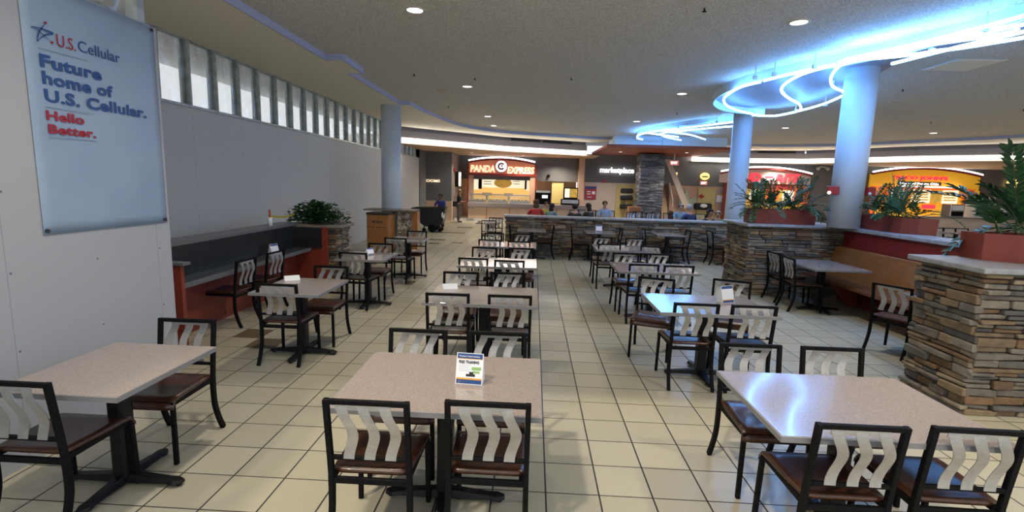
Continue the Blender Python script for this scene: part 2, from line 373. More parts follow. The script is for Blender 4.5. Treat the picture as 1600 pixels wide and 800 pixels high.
def tag(o, label=None, cat=None, group=None, kind=None):
    if label: o['label'] = label
    if cat: o['category'] = cat
    if group: o['group'] = group
    if kind: o['kind'] = kind
    return o
def thing(name, label, cat, loc=(0, 0, 0), rz=0.0, group=None):
    o = bpy.data.objects.new(name, None); COL.objects.link(o); o.empty_display_size = .1
    o.location = loc; o.rotation_euler = (0, 0, rz)
    return tag(o, label, cat, group)
def struct(mb, name, mats, **k):
    o = mb.build(name, mats, **k); o['kind'] = 'structure'; return o
def copy_tree(o, parent=None):
    c = o.copy(); COL.objects.link(c)
    if parent: c.parent = parent
    for ch in list(o.children): copy_tree(ch, c)
    return c
def spawn(proto, state, loc, rz, label, group):
    """first call uses the prototype itself, later calls a copy"""
    o = proto if not state else copy_tree(proto)
    state.append(1)
    o.location = loc; o.rotation_euler = (0, 0, rz); o['label'] = label; o['group'] = group
    return o
def catmull(pts, k=8, closed=False):
    pts = [Vector(q) for q in pts]; n = len(pts); out = []
    for i in range(n if closed else n - 1):
        g = (lambda j: pts[j % n]) if closed else (lambda j: pts[max(0, min(n - 1, j))])
        p0, p1, p2, p3 = g(i - 1), g(i), g(i + 1), g(i + 2)
        for s_ in range(k):
            t = s_ / k
            out.append(.5 * ((2 * p1) + (p2 - p0) * t + (2 * p0 - 5 * p1 + 4 * p2 - p3) * t * t + (3 * p1 - p0 - 3 * p2 + p3) * t ** 3))
    if not closed: out.append(pts[-1])
    return out

def text(body, name, material, origin, udir, vdir, w, h, parent=None, depth=.01, bold=0.0, shear=0.0, space=1.0):
    """lettering whose bounding box is w x h with its lower left corner at origin"""
    cu = bpy.data.curves.new(name, 'FONT'); cu.body = body; cu.extrude = .5; cu.offset = bold; cu.shear = shear; cu.space_character = space
    cu.resolution_u = 3
    t = bpy.data.objects.new('tmp', cu); COL.objects.link(t)
    dg = bpy.context.evaluated_depsgraph_get(); me = bpy.data.meshes.new_from_object(t.evaluated_get(dg))
    bpy.data.objects.remove(t); bpy.data.curves.remove(cu)
    xs = [v.co.x for v in me.vertices]; ys = [v.co.y for v in me.vertices]
    x0, x1, y0, y1 = min(xs), max(xs), min(ys), max(ys)
    u, v_ = Vector(udir).normalized(), Vector(vdir).normalized(); n = u.cross(v_).normalized(); o_ = Vector(origin)
    for v in me.vertices:
        c = v.co.copy()
        v.co = o_ + u * ((c.x - x0) / (x1 - x0) * w) + v_ * ((c.y - y0) / (y1 - y0) * h) + n * (c.z + .5) * depth
    me.materials.clear(); me.materials.append(M[material])
    for p_ in me.polygons: p_.material_index = 0
    me.name = name
    o = bpy.data.objects.new(name, me); COL.objects.link(o)
    if parent: o.parent = parent
    return o

# ================================================================== STRUCTURE
MAIN_Z, SOF_Z = 3.95, 3.86
mb = MB(); mb.add([(-8.6, -3, 0), (27, -3, 0), (27, 31, 0), (-8.6, 31, 0), (-8.6, -3, -.1), (27, -3, -.1), (27, 31, -.1), (-8.6, 31, -.1)],
                  [(0, 1, 2, 3), (7, 6, 5, 4), (0, 4, 5, 1), (1, 5, 6, 2), (2, 6, 7, 3), (3, 7, 4, 0)])
struct(mb, 'floor', 'floor')
# main ceiling: its edge line measured in the photo
k_ = (MAIN_Z - CAM_Z) / (3.9 - CAM_Z)
edge = [(-3.52, 2.0), (-3.50, 8.36), (-3.19, 8.30), (-3.22, 9.32), (-3.50, 9.36), (-3.52, 12.95), (-3.27, 12.98), (-3.2, 14.2), (-2.63, 17.58), (-1.41, 19.36), (0.07, 20.2), (2.2, 21.0), (3.2, 21.1)]
redge = [(8.2, 22.3), (10.4, 22.5), (12.36, 21.5), (13.3, 20.4), (14.95, 17.9), (15.6, 16.2), (16.4, 13.0), (16.6, 9.0), (16.0, 2.0)]
arc = catmull([(x, y, 0) for x, y in edge[7:]], 5); rarc = catmull([(x, y, 0) for x, y in redge], 5)
outline = [(x * k_, y * k_) for x, y in edge[:7]] + [(v.x * k_, v.y * k_) for v in arc] + [(v.x * k_, v.y * k_) for v in rarc]
def poly_obj(name, pts, z, mname, th=.05):
    bm = bmesh.new(); vs = [bm.verts.new((x, y, z)) for x, y in pts]; f = bm.faces.new(vs)
    r = bmesh.ops.extrude_face_region(bm, geom=[f]); bmesh.ops.translate(bm, verts=[e for e in r['geom'] if isinstance(e, bmesh.types.BMVert)], vec=(0, 0, th))
    bmesh.ops.recalc_face_normals(bm, faces=bm.faces); bmesh.ops.triangulate(bm, faces=bm.faces)
    me = bpy.data.meshes.new(name); bm.to_mesh(me); bm.free(); me.materials.append(M[mname])
    o = bpy.data.objects.new(name, me); COL.objects.link(o); o['kind'] = 'structure'; return o
poly_obj('ceiling', outline, MAIN_Z, 'stipple')  # near end left open out of view, shaped to let sun in
# edge trim: vertical strip from soffit to main ceiling
mb = MB(); n = len(outline)
for i in range(n - 1):
    (ax, ay), (bx, by) = outline[i], outline[i + 1]
    if 3.0 < ax < 8.6 and 3.0 < bx < 8.7 and ay > 20: continue
    mb.add([(ax, ay, SOF_Z - .012), (bx, by, SOF_Z - .012), (bx, by, MAIN_Z), (ax, ay, MAIN_Z)], [(0, 1, 2, 3)])
o = struct(mb, 'trim_1', 'fascia', fix=False); sm = o.modifiers.new('solid', 'SOLIDIFY'); sm.thickness = .03; sm.offset = 0
# soffit ring between the edge and canopy line (outer boundary)
LW_X = -5.2
canl = [(-5.2, 18.7), (-4.4, 19.42), (-1.36, 22.01), (2.4, 23.7)]
canr = [(8.0, 26.0), (10.6, 26.0), (13.2, 25.2), (14.58, 23.4), (15.66, 21.5), (17.96, 19.24), (20.5, 15.5), (21.5, 8), (21.5, 2)]
def ring_obj(name, inner, outer, z, mname, th=.04):
    o_ = poly_obj(name, inner + outer[::-1], z, mname, th); return o_
left_inner = [p_ for p_ in outline[:7 + len(arc)]]
left_outer = [(-5.3, 2.0), (-5.3, 18.3), (-4.5, 19.1), (-1.45, 21.75), (2.6, 23.4), (3.3, 23.0)]
ring_obj('ceiling_soffit_left', left_inner, left_outer, SOF_Z, 'soffit')
right_inner = outline[7 + len(arc):]
right_outer = [(8.3, 25.6), (10.5, 25.6), (12.9, 24.9), (14.2, 23.2), (15.3, 21.3), (17.5, 19.1), (20.1, 15.3), (21.1, 8), (21.1, 2)]
ring_obj('ceiling_soffit_right', right_inner, right_outer, SOF_Z, 'soffit')
# canopy behind the soffit: dark slot, grey fascia, glowing cove, underside to the back wall
def canopy(line, name, back_y, gap):
    def strip(mb_, z0, z1, off=0.0, mi=0):
        for (ax, ay), (bx, by) in zip(line[:-1], line[1:]):
            d = Vector((bx - ax, by - ay, 0)).normalized(); nrm = Vector((-d.y, d.x, 0)) * off
            mb_.add([(ax + nrm.x, ay + nrm.y, z0), (bx + nrm.x, by + nrm.y, z0), (bx + nrm.x, by + nrm.y, z1), (ax + nrm.x, ay + nrm.y, z1)], [(0, 1, 2, 3)], mi)
    m1 = MB(); strip(m1, 3.73, 4.25, .12); o1 = struct(m1, 'wall_' + name + '_slot', 'canopy_dark', fix=False); s1 = o1.modifiers.new('s', 'SOLIDIFY'); s1.thickness = .03; s1.offset = 0
    m2 = MB(); strip(m2, 3.49, 3.74, 0); o2 = struct(m2, 'trim_' + name, 'canopy', fix=False); s2 = o2.modifiers.new('s', 'SOLIDIFY'); s2.thickness = .06; s2.offset = 0
    cv = thing('cove_light', 'long white cove light band along the %s canopy over the food counters' % name, 'light', (line[0][0], line[0][1], 3.3), group=None)
    for i, ((ax, ay), (bx, by)) in enumerate(zip(line[:-1], line[1:])):
        d = Vector((bx - ax, by - ay, 0)); L_ = d.length; d.normalize(); nseg = max(1, int(L_ / 2.4))
        for q in range(nseg):
            a = Vector((ax, ay, 0)) + d * (L_ * q / nseg + .01); b = Vector((ax, ay, 0)) + d * (L_ * (q + 1) / nseg - .01)
            mm = MB(); mm.bar(a + Vector((0, 0, 3.38)) - Vector((line[0][0], line[0][1], 3.3)), b + Vector((0, 0, 3.38)) - Vector((line[0][0], line[0][1], 3.3)), .08, .17)
            mm.build('light_panel', 'cove', cv)
canopy(canl, 'left', 26, 0); canopy(canr, 'right', 26, 0)
poly_obj('ceiling_canopy_left', [(-5.2, 18.76), (-4.4, 19.5), (-1.36, 22.1), (2.4, 23.8), (3.0, 23.9), (3.0, 26.3), (-5.4, 26.3)], 3.27, 'peach', .04)
poly_obj('ceiling_canopy_right', [(8.0, 26.08), (10.6, 26.08), (13.26, 25.3), (14.66, 23.46), (15.74, 21.55), (18.05, 19.3), (20.6, 15.5), (21.6, 8), (21.6, 2), (27, 2), (27, 26.9), (8.0, 26.9)], 3.27, 'cream', .04)
poly_obj('ceiling_roof', [(-5.45, 2), (27, 2), (27, 31), (-5.45, 31)], 4.3, 'canopy_dark', .05)
poly_obj('ceiling_sky_baffle', [(-8.4, -3), (-5.45, -3), (-5.45, 31), (-8.4, 31)], 4.3, 'white', .05)  # roof added outside, ending short so sky shows low in the panes
struct(MB().box(-7.5, 27, 1.85, 2.0, 3.86, 4.35), 'wall_header', 'soffit')
# near-left temporary board wall and its head studs
struct(MB().box(-3.34, -3.2, -3, 4.2, 0, 3.08), 'wall_near_left', 'board')
struct(MB().box(-5.18, -3.345, 4.08, 4.2, 0, 3.08), 'wall_near_left_return', 'board')
fr = struct(MB().box(-3.32, -3.24, -3, 4.2, 3.80, 3.86).box(-3.32, -3.24, -3, 4.2, 3.08, 3.10), 'window_1', 'stud')
for yy in (-.9, .35, 1.6, 2.85, 4.08): MB().box(-3.32, -3.22, yy - .035, yy + .035, 3.09, 3.82).build('window_stud', 'stud', fr)
g_ = MB(); 
for i in range(58):
    a, b = -3 + i * .124, -3 + (i + 1) * .124
    xa, xb = -3.28 + .012 * math.sin(i * 1.7), -3.28 + .012 * math.sin((i + 1) * 1.7)
    g_.add([(xa, a, 3.09), (xb, b, 3.09), (xb, b, 3.82), (xa, a, 3.82)], [(0, 1, 2, 3)], 0, True)
g_.build('window_film', 'film', fr, fix=False)
# left grey wall under the strip of film windows
struct(MB().box(-5.4, -5.2, 4.2, 22.35, 0, 2.88), 'wall_left', 'gray_board')
struct(MB().box(-5.44, -5.16, 4.2, 22.35, 2.87, 2.90), 'trim_2', 'stud')
ys = [6.2 - .63 * 3 + .632 * i for i in range(29) if 6.2 - .63 * 3 + .632 * i < 22.4]
wn_ = 0
for i, (a, b) in enumerate(zip(ys[:-1], ys[1:])):
    low = 2.5 if i in (22,) else 2.90
    f_ = struct(MB().box(-5.32, -5.2, a - .012, a + .012, 2.9, 3.87).box(-5.32, -5.2, a, b, 3.845, 3.87).box(-5.32, -5.2, a, b, 2.9, 2.915), 'window_%d' % (i + 2), 'stud')
    MB().box(-5.31, -5.28, b - .095, b - .015, 2.91, 3.85).build('window_stud', 'stud', f_)
    g_ = MB(); K = 6
    for q in range(K):
        for r_ in range(5):
            def pt(q_, r2): return (-5.27 + .014 * math.sin(q_ * 2.1 + r2 * 1.3 + i), a + .012 + (b - a - .024) * q_ / K, 2.91 + .935 * r2 / 5)
            g_.add([pt(q, r_), pt(q + 1, r_), pt(q + 1, r_ + 1), pt(q, r_ + 1)], [(0, 1, 2, 3)], 0, True)
    g_.build('window_film', 'film', f_, fix=False)
# outer wall added beyond the film, cut low so sky brightens the panes
struct(MB().box(-8.6, -8.5, -3, 26, 0, 3.5), 'wall_sky_baffle', 'white')
# back walls
def bw(name, x0, x1, y0, y1, z0, z1, m_): return struct(MB().box(x0, x1, y0, y1, z0, z1), name, m_)
rz = 0.95
bw('wall_back_unit', -8.5, -5.2, 22.3, 22.42, 0, 3.9, 'white')
bw('wall_back_unit_cap', -5.4, -5.2, 22.3, 23.8, 0, 3.9, 'darkwall')
bw('wall_back_restroom', -5.3, -3.96, 23.75, 23.9, rz, 3.27, 'darkwall'); bw('wall_back_restroom_base', -5.3, -3.93, 23.72, 23.92, 0, rz, 'lowwall')
bw('wall_side_restroom', -4.06, -3.96, 23.9, 28.2, 0, 3.27, 'brownwall')
bw('wall_back_grill', -4.0, 2.35, 26.3, 26.5, 2.05, 3.3, 'darkwall')
bw('wall_back_kitchen', -4.0, 2.35, 28.0, 28.2, 0, 3.3, 'peach')
bw('trim_3', 2.28, 2.56, 25.7, 26.5, 0, 3.3, 'peach')
bw('wall_back_market', 2.5, 7.1, 26.3, 26.5, 2.06, 3.5, 'darkwall'); bw('wall_back_market_base', 2.5, 6.3, 26.28, 26.5, 0, 2.06, 'cream')
bw('wall_back_mid', 7.1, 10.2, 26.3, 26.5, 2.02, 3.5, 'darkwall'); bw('wall_back_mid_base', 6.3, 10.2, 28.0, 28.2, 0, 3.4, 'peach')
bw('wall_back_mid_low', 7.1, 10.2, 26.28, 26.5, 0, 2.02, 'peach')
bw('wall_back_right', 10.2, 16.2, 26.3, 26.5, 0, 3.3, 'darkwall')
bw('trim_4', 16.2, 16.5, 25.9, 26.5, 0, 3.3, 'cream')
bw('wall_back_far_right', 16.5, 27, 26.3, 26.5, 0, 3.3, 'darkwall')
bw('wall_right', 26.9, 27, 2, 26.5, 0, 4, 'cream')
bw('baseboard_back', -3.9, 2.3, 24.35, 24.38, 0, .1, 'white')
# marketplace bulkhead and white box with neon blue in its colour
struct(MB().box(2.95, 8.25, 20.9, 26.4, 3.50, 3.60), 'ceiling_bulkhead', 'bulk')
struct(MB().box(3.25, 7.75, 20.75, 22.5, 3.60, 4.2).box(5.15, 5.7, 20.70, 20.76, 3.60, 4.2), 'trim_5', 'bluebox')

# ================================================================== COLUMNS
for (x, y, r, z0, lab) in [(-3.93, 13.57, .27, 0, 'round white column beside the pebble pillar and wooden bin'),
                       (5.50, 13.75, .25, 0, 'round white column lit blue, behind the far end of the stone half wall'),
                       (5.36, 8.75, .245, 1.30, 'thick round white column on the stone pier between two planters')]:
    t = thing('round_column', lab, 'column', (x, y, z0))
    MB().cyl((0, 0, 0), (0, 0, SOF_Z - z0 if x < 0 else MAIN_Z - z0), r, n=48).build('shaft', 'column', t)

# ================================================================== STONE WORK
def stones(mb_, a, b, z0, z1, out, depth=.05, rowh=(.03, .085), ln=(.09, .34)):
    """courses of rough ledge stones on the face from a to b (2D), bulging along `out`"""
    a, b = Vector((a[0], a[1], 0)), Vector((b[0], b[1], 0)); d = b - a; L_ = d.length; d.normalize(); n_ = Vector((out[0], out[1], 0)).normalized()
    z = z0
    while z < z1 - .012:
        h = min(random.uniform(*rowh), z1 - z)
        if z1 - z - h < .025: h = z1 - z
        s_ = -random.uniform(0, .04)
        while s_ < L_ - .01:
            l = random.uniform(*ln) * (1 if h > .045 else 1.3)
            e = min(s_ + l, L_ + random.uniform(0, .03))
            if L_ - e < .06: e = L_ + random.uniform(.0, .03)
            parts = [(z, z + h)]
            if h > .07 and random.random() < .35: parts = [(z, z + h * .5), (z + h * .5, z + h)]
            for (za, zb) in parts:
                o_ = depth * random.uniform(.15, 1.1); g = .004; tl = random.uniform(-.006, .006)
                c = []
                for zz in (za + g, zb - g):
                    for (ss, oo) in ((s_ + g, -.02), (e - g, -.02), (e - g, o_), (s_ + g, o_)):
                        j = random.uniform(-.007, .007); jz = random.uniform(-.005, .005) + (tl if ss > s_ + .02 else -tl) * .6
                        q = a + d * (ss + j) + n_ * (oo + (random.uniform(-.008, .008) if oo > 0 else 0)); c.append((q.x, q.y, max(.001, zz + jz)))
                mb_.add(c, [(0, 3, 2, 1), (4, 5, 6, 7), (0, 1, 5, 4), (1, 2, 6, 5), (2, 3, 7, 6), (3, 0, 4, 7)])
            s_ = e
        z += h
def pier(name, label, cat, x0, x1, y0, y1, h, faces, capm='cap', over=.06, stone='stone', rowh=(.03, .085), ln=(.09, .34), depth=.05):
    t = thing(name, label, cat, ((x0 + x1) / 2, (y0 + y1) / 2, 0)); cx, cy = (x0 + x1) / 2, (y0 + y1) / 2
    X0, X1, Y0, Y1 = x0 - cx, x1 - cx, y0 - cy, y1 - cy
    MB().box(X0 + .03, X1 - .03, Y0 + .03, Y1 - .03, 0, h - .05).build('core', 'mortar', t)
    m_ = MB()
    if 'f' in faces: stones(m_, (X0 + .03, Y0 + .03), (X1 - .03, Y0 + .03), 0, h - .05, (0, -1), depth, rowh, ln)
    if 'l' in faces: stones(m_, (X0 + .03, Y0 + .03), (X0 + .03, Y1 - .03), 0, h - .05, (-1, 0), depth, rowh, ln)
    if 'r' in faces: stones(m_, (X1 - .03, Y0 + .03), (X1 - .03, Y1 - .03), 0, h - .05, (1, 0), depth, rowh, ln)
    m_.build('stone_facing', stone, t, bevel=.011, seg=2)
    if capm: MB().box(X0 - over, X1 + over, Y0 - over, Y1 + over, h - .05, h).build('capstone', capm, t, bevel=.012)
    return t
pier('stone_pier', 'nearest stacked stone pier at the right edge, under the big planter', 'stone pier', 3.80, 5.45, 4.23, 4.97, 1.31, 'fl', rowh=(.035, .095), ln=(.1, .36), depth=.055)
pier('stone_pier', 'stacked stone pier carrying the white column and a long planter', 'stone pier', 3.88, 5.62, 9.0, 10.05, 1.30, 'fl')
pier('stone_half_wall', 'long low stacked stone wall with grey cap across the middle of the hall', 'low wall', -.72, 5.25, 13.0, 13.33, 1.06, 'flr', over=.05, ln=(.12, .4))
pier('stone_pier', 'small stone pier with brown cap under the leafy shrub by the booth', 'stone pier', -4.2, -3.33, 8.27, 8.85, 1.09, 'fr', 'cap_brown', rowh=(.025, .06), ln=(.08, .22))
pier('stone_column', 'tall slate stone column beside the stairs in the background', 'stone column', 5.0, 6.15, 23.9, 24.9, 3.49, 'fl', None, stone='slate', rowh=(.06, .13), ln=(.2, .5))

# ================================================================== CHAIR
def chair_proto():
    t = thing('dining_chair', '', 'chair')
    # contoured seat
    m_ = MB(); nx, ny = 8, 10; V = []
    def zt(u, v): return .452 - .012 * math.sin(PI * u) ** .8 * math.sin(PI * min(1, v * 1.15)) - (.05 * max(0, (v - .86) / .14) ** 2)
    for side in (0, 1):
        for j in range(ny + 1):
            for i in range(nx + 1):
                u, v = i / nx, j / ny; w = .195 + .018 * v
                y = -.205 + .44 * v
                if v in (0, 1) and (i in (0, nx)): y += .012 * (1 if v == 0 else -1)
                V.append((-w + 2 * w * u, y, zt(u, v) - side * .022))
    n1 = (nx + 1) * (ny + 1); F_ = []
    for j in range(ny):
        for i in range(nx):
            a = j * (nx + 1) + i; F_.append((a, a + 1, a + nx + 2, a + nx + 1)); F_.append((n1 + a, n1 + a + nx + 1, n1 + a + nx + 2, n1 + a + 1))
    for i in range(nx):
        F_.append((i, n1 + i, n1 + i + 1, i + 1)); a = ny * (nx + 1) + i; F_.append((a, a + 1, n1 + a + 1, n1 + a))
    for j in range(ny):
        a = j * (nx + 1); F_.append((a, a + nx + 1, n1 + a + nx + 1, n1 + a)); a += nx; F_.append((a, n1 + a, n1 + a + nx + 1, a + nx + 1))
    m_.add(V, F_, 0, True); m_.build('seat', 'seat', t)
    # seat frame under the seat
    m_ = MB()
    for sx in (-1, 1): m_.bar((sx * .19, -.2, .412), (sx * .19, .21, .412), .022, .032)
    m_.bar((-.2, .205, .412), (.2, .205, .412), .022, .03); m_.bar((-.19, -.21, .395), (.19, -.21, .395), .022, .032)
    m_.build('seat_frame', 'black', t, bevel=.003)
    for sx in (-1, 1):
        MB().path([(sx * .196, .205, .425), (sx * .2, .21, .2), (sx * .203, .215, 0)], .027, .027).build('leg', 'black', t, bevel=.005)
        pts = catmull([(sx * .196, -.212, .43), (sx * .197, -.208, .34), (sx * .199, -.212, .22), (sx * .202, -.245, .10), (sx * .204, -.288, 0)], 3)
        MB().path(pts, .028, .036).build('leg', 'black', t, bevel=.005)
    # back frame
    m_ = MB()
    for sx in (-1, 1): m_.path([(sx * .196, -.212, .42), (sx * .196, -.222, .52), (sx * .196, -.262, .845)], .027, .030)
    m_.bar((-.19, -.261, .832), (.19, -.261, .832), .024, .026)
    m_.bar((-.19, -.224, .525), (.19, -.224, .525), .02, .022)
    m_.build('back_frame', 'black', t, bevel=.004)
    # three wavy slats hanging from a band, cut from one steel sheet
    m_ = MB(); lo, hi = .53, .825
    def yb(z, bulge=0): return -.224 - (z - .525) * .12 - bulge
    def band(x0, x1, z0, z1):
        m_.box(x0, x1, yb(z1) - .014, yb(z1) - .010, z0, z1)
    band(-.147, .122, .797, .822)
    th = .003
    for c0, c1, c2 in ((-.116, -.070, -.098), (-.011, .036, .006), (.094, .141, .110)):
        pts = []
        for i in range(15):
            t_ = i / 14; z = hi - .005 - (hi - lo) * t_
            if t_ < .5: q = t_ / .5; c = c0 + (c1 - c0) * (.5 - .5 * math.cos(PI * q))
            else: q = (t_ - .5) / .5; c = c1 + (c2 - c1) * (.5 - .5 * math.cos(PI * q))
            pts.append((c, yb(z, .012 + .012 * math.sin(PI * 2 * t_)), z))
        V = []
        for (c, y, z) in pts:
            for (dx, dy) in ((-.027, -th / 2), (.027, -th / 2), (.027, th / 2), (-.027, th / 2)): V.append((c + dx, y + dy, z))
        F_ = []
        for i in range(14):
            for k in range(4): F_.append((i * 4 + k, i * 4 + (k + 1) % 4, i * 4 + 4 + (k + 1) % 4, i * 4 + 4 + k))
        F_ += [(3, 2, 1, 0), (56, 57, 58, 59)]
        m_.add(V, F_, 0, False)
    m_.build('back_slats', 'steel', t)
    return t
chair = chair_proto(); cst = []
GRP = 'black metal dining chairs with wavy steel slats'
def place_chair(x, y, face_deg, label):
    return spawn(chair, cst, (x, y, 0), math.radians(face_deg), label, GRP)
def rail(x, y, face, label):
    """place a chair from where its top rail is; face = heading of the sitter in degrees (0 = away from camera, 180 = to camera)"""
    a = math.radians(face); f = Vector((-math.sin(a), math.cos(a)))
    return place_chair(x + f.x * .262, y + f.y * .262, face, label)

# ================================================================== TABLE
def table_proto(w, d, name='cafe_table'):
    t = thing(name, '', 'table')
    MB().box(-w / 2 + .003, w / 2 - .003, -d / 2 + .003, d / 2 - .003, .722, .75).build('tabletop', 'top', t, bevel=.003)
    e = MB(); 
    for (x0, x1, y0, y1) in ((-w / 2, w / 2, -d / 2 - .002, -d / 2 + .004), (-w / 2, w / 2, d / 2 - .004, d / 2 + .002), (-w / 2 - .002, -w / 2 + .004, -d / 2, d / 2), (w / 2 - .004, w / 2 + .002, -d / 2, d / 2)): e.box(x0, x1, y0, y1, .719, .747)
    e.build('edge_band', 'edge', t)
    MB().box(-.045, .045, -.05, .05, .05, .70).build('column', 'iron', t, bevel=.015)
    MB().box(-.2, .2, -.03, .03, .695, .722).box(-.03, .03, -d * .32, d * .32, .69, .722).build('support_plate', 'iron', t, bevel=.004)
    for k, ln_ in ((0, .36), (1, .33), (2, .36), (3, .33)):
        mt_ = Matrix.Rotation(k * PI / 2, 4, 'Z'); f = MB()
        n_ = 8; V = []
        for i in range(n_ + 1):
            q = i / n_; x = ln_ * q; hh = .075 - .035 * q; ww = .042 - .010 * q + (.010 if i == n_ - 1 else 0) - (.012 if i == n_ else 0)
            z0 = .022 if i not in (n_, n_ - 1) else .018
            V += [mt_ @ Vector((x, -ww, z0)), mt_ @ Vector((x, ww, z0)), mt_ @ Vector((x, ww * .7, hh)), mt_ @ Vector((x, -ww * .7, hh))]
        F_ = []
        for i in range(n_):
            for kk in range(4): F_.append((i * 4 + kk, i * 4 + (kk + 1) % 4, i * 4 + 4 + (kk + 1) % 4, i * 4 + 4 + kk))
        F_ += [(3, 2, 1, 0), (n_ * 4, n_ * 4 + 1, n_ * 4 + 2, n_ * 4 + 3)]
        f.add(V, F_)
        a = mt_ @ Vector((ln_ - .03, 0, 0)); b = mt_ @ Vector((ln_ - .03, 0, .025)); f.cyl(a, b, .018, n=10)
        f.build('foot', 'iron', t, bevel=.006)
    return t
big = table_proto(1.10, .83); small = table_proto(.70, .80); bst, sst = [], []
def T(kind, x, y, label, rz=0):
    p_, s_ = (big, bst) if kind == 'b' else (small, sst)
    return spawn(p_, s_, (x, y, 0), rz, label, 'speckled cafe tables on black pedestals')
ORD = ['front', 'second', 'third', 'fourth']
for i, (x, y) in enumerate([(-.47, 2.71), (-.475, 4.93), (-.47, 7.06), (-.47, 9.22)]):
    T('b', x, y, '%s wide speckled table in the centre line, counted from the camera' % ORD[i])
for i, (x, y) in enumerate([(1.755, 2.64), (1.76, 4.90), (1.74, 7.07), (1.73, 9.25)]):
    T('b', x, y, '%s wide speckled table in the right line, counted from the camera' % ORD[i])
for i, (x, y) in enumerate([(-2.44, 2.69), (-2.43, 5.03), (-2.46, 7.22), (-2.42, 9.52)]):
    T('s', x, y, '%s small speckled table in the left line, counted from the camera' % ORD[i])
T('s', -1.28, 14.35, 'small speckled table left of the stone half wall end')
T('b', 4.66, 8.0, 'speckled table at the red booth below the stone pier with the column', PI / 2)
T('s', 4.70, 5.52, 'small table at the booth mostly hidden by the nearest stone pier')
T('s', -.02, 12.42, 'leftmost small table standing against the stone half wall')
T('s', 1.68, 12.45, 'second small table against the stone half wall, with a white card')
T('s', 3.38, 12.45, 'third small table against the stone half wall')
T('s', 5.0, 12.45, 'rightmost small table by the half wall, partly behind the stone pier')
CC = [(-.765, 2.19, -.185, 2.235, -.785, 3.36, -.22, 3.37), (-.78, 4.52, -.19, 4.54, -.82, 5.67, -.27, 5.74), (-.81, 6.76, -.30, 6.66, -.77, 7.96, -.17, 8.0), (-.79, 9.07, -.235, 8.95, -.80, 10.3, -.2, 10.33)]
for i, c in enumerate(CC):
    for k, (sd, f) in enumerate((('near left', 0), ('near right', 0), ('far left', 180), ('far right', 180))):
        rail(c[2 * k], c[2 * k + 1], f + random.uniform(-2, 2) * (i > 0), 'black chair with wavy steel slats at the %s of the %s centre table' % (sd, ORD[i]))
RC = [(1.54, 2.18, 0, 2.075, 2.2, -1, 1.53, 3.34, 180, 2.08, 3.34, 180), (1.54, 4.50, 0, 2.065, 4.5, 0, 1.475, 5.745, 161, 2.36, 5.78, 157),
      (1.55, 6.74, 2, 2.02, 6.73, 2, 1.50, 7.85, 180, 2.04, 7.88, 178), (1.42, 9.02, 2, 2.16, 8.87, -18, 1.44, 10.2, 180, 2.13, 10.2, 180)]
for i, c in enumerate(RC):
    for k, sd in enumerate(('near left', 'near right', 'far left', 'far right')):
        rail(c[3 * k], c[3 * k + 1], c[3 * k + 2], 'black chair with wavy steel slats at the %s of the %s right-line table' % (sd, ORD[i]))
LC = [(-2.57, 2.215, 0, -2.49, 3.375, 181), (-2.5, 4.645, 0, -2.4, 5.74, 180), (-2.555, 6.865, -3, -2.5, 7.99, 180), (-2.49, 8.82, -5, -2.42, 10.2, 180)]
for i, c in enumerate(LC):
    for k, sd in enumerate(('near', 'far')):
        rail(c[3 * k], c[3 * k + 1], c[3 * k + 2], 'black chair with wavy steel slats on the %s side of the %s left-line table' % (sd, ORD[i]))
rail(-1.23, 13.75, 3, 'black chair at the near side of the small table left of the half wall')
rail(-1.12, 14.95, 180, 'black chair on the far side of the small table left of the half wall')
rail(4.17, 8.60, -86, 'black chair facing the booth, left and farther of two at the booth table')
rail(4.12, 8.00, -92, 'black chair facing the booth, right and nearer of two at the booth table')
rail(4.20, 5.80, -60, 'black chair just left of the nearest stone pier, facing the booth')
rail(-3.60, 6.00, 88, 'nearer of two black chairs pushed under the black tiled booth desk')
rail(-3.60, 6.72, 86, 'farther of two black chairs pushed under the black tiled booth desk')
for x, f, l in ((-.6, -90, 'left side of the leftmost half wall table'), (.55, 90, 'right side of the leftmost half wall table'), (.98, -93, 'left side of the second half wall table'), (2.27, 88, 'right side of the second half wall table'),
                (2.82, -92, 'left side of the third half wall table'), (3.95, 90, 'right side of the third half wall table'), (4.48, -90, 'left side of the rightmost half wall table')):
    rail(x, 12.62, f, 'black chair seen side on at the ' + l)
far = [(x_, y_ + 2.6, f_) for x_, y_, f_ in [(.05, 16.9, 180), (.42, 17.2, 170), (1.75, 18.6, 185), (2.05, 18.9, 178), (2.5, 18.8, 180), (2.85, 18.6, 170), (3.3, 18.9, 182), (4.1, 18.2, 180), (4.45, 18.7, 175), (4.9, 18.2, 185), (5.3, 18.9, 180), (5.7, 18.5, 178), (6.2, 18.3, 180), (6.6, 18.8, 174), (7.0, 18.4, 180)]]
for i, (x, y, f) in enumerate(far):
    o = rail(x, y, f, 'black chair whose slatted back just shows above the stone half wall'); o['group'] = 'chairs showing above the half wall'

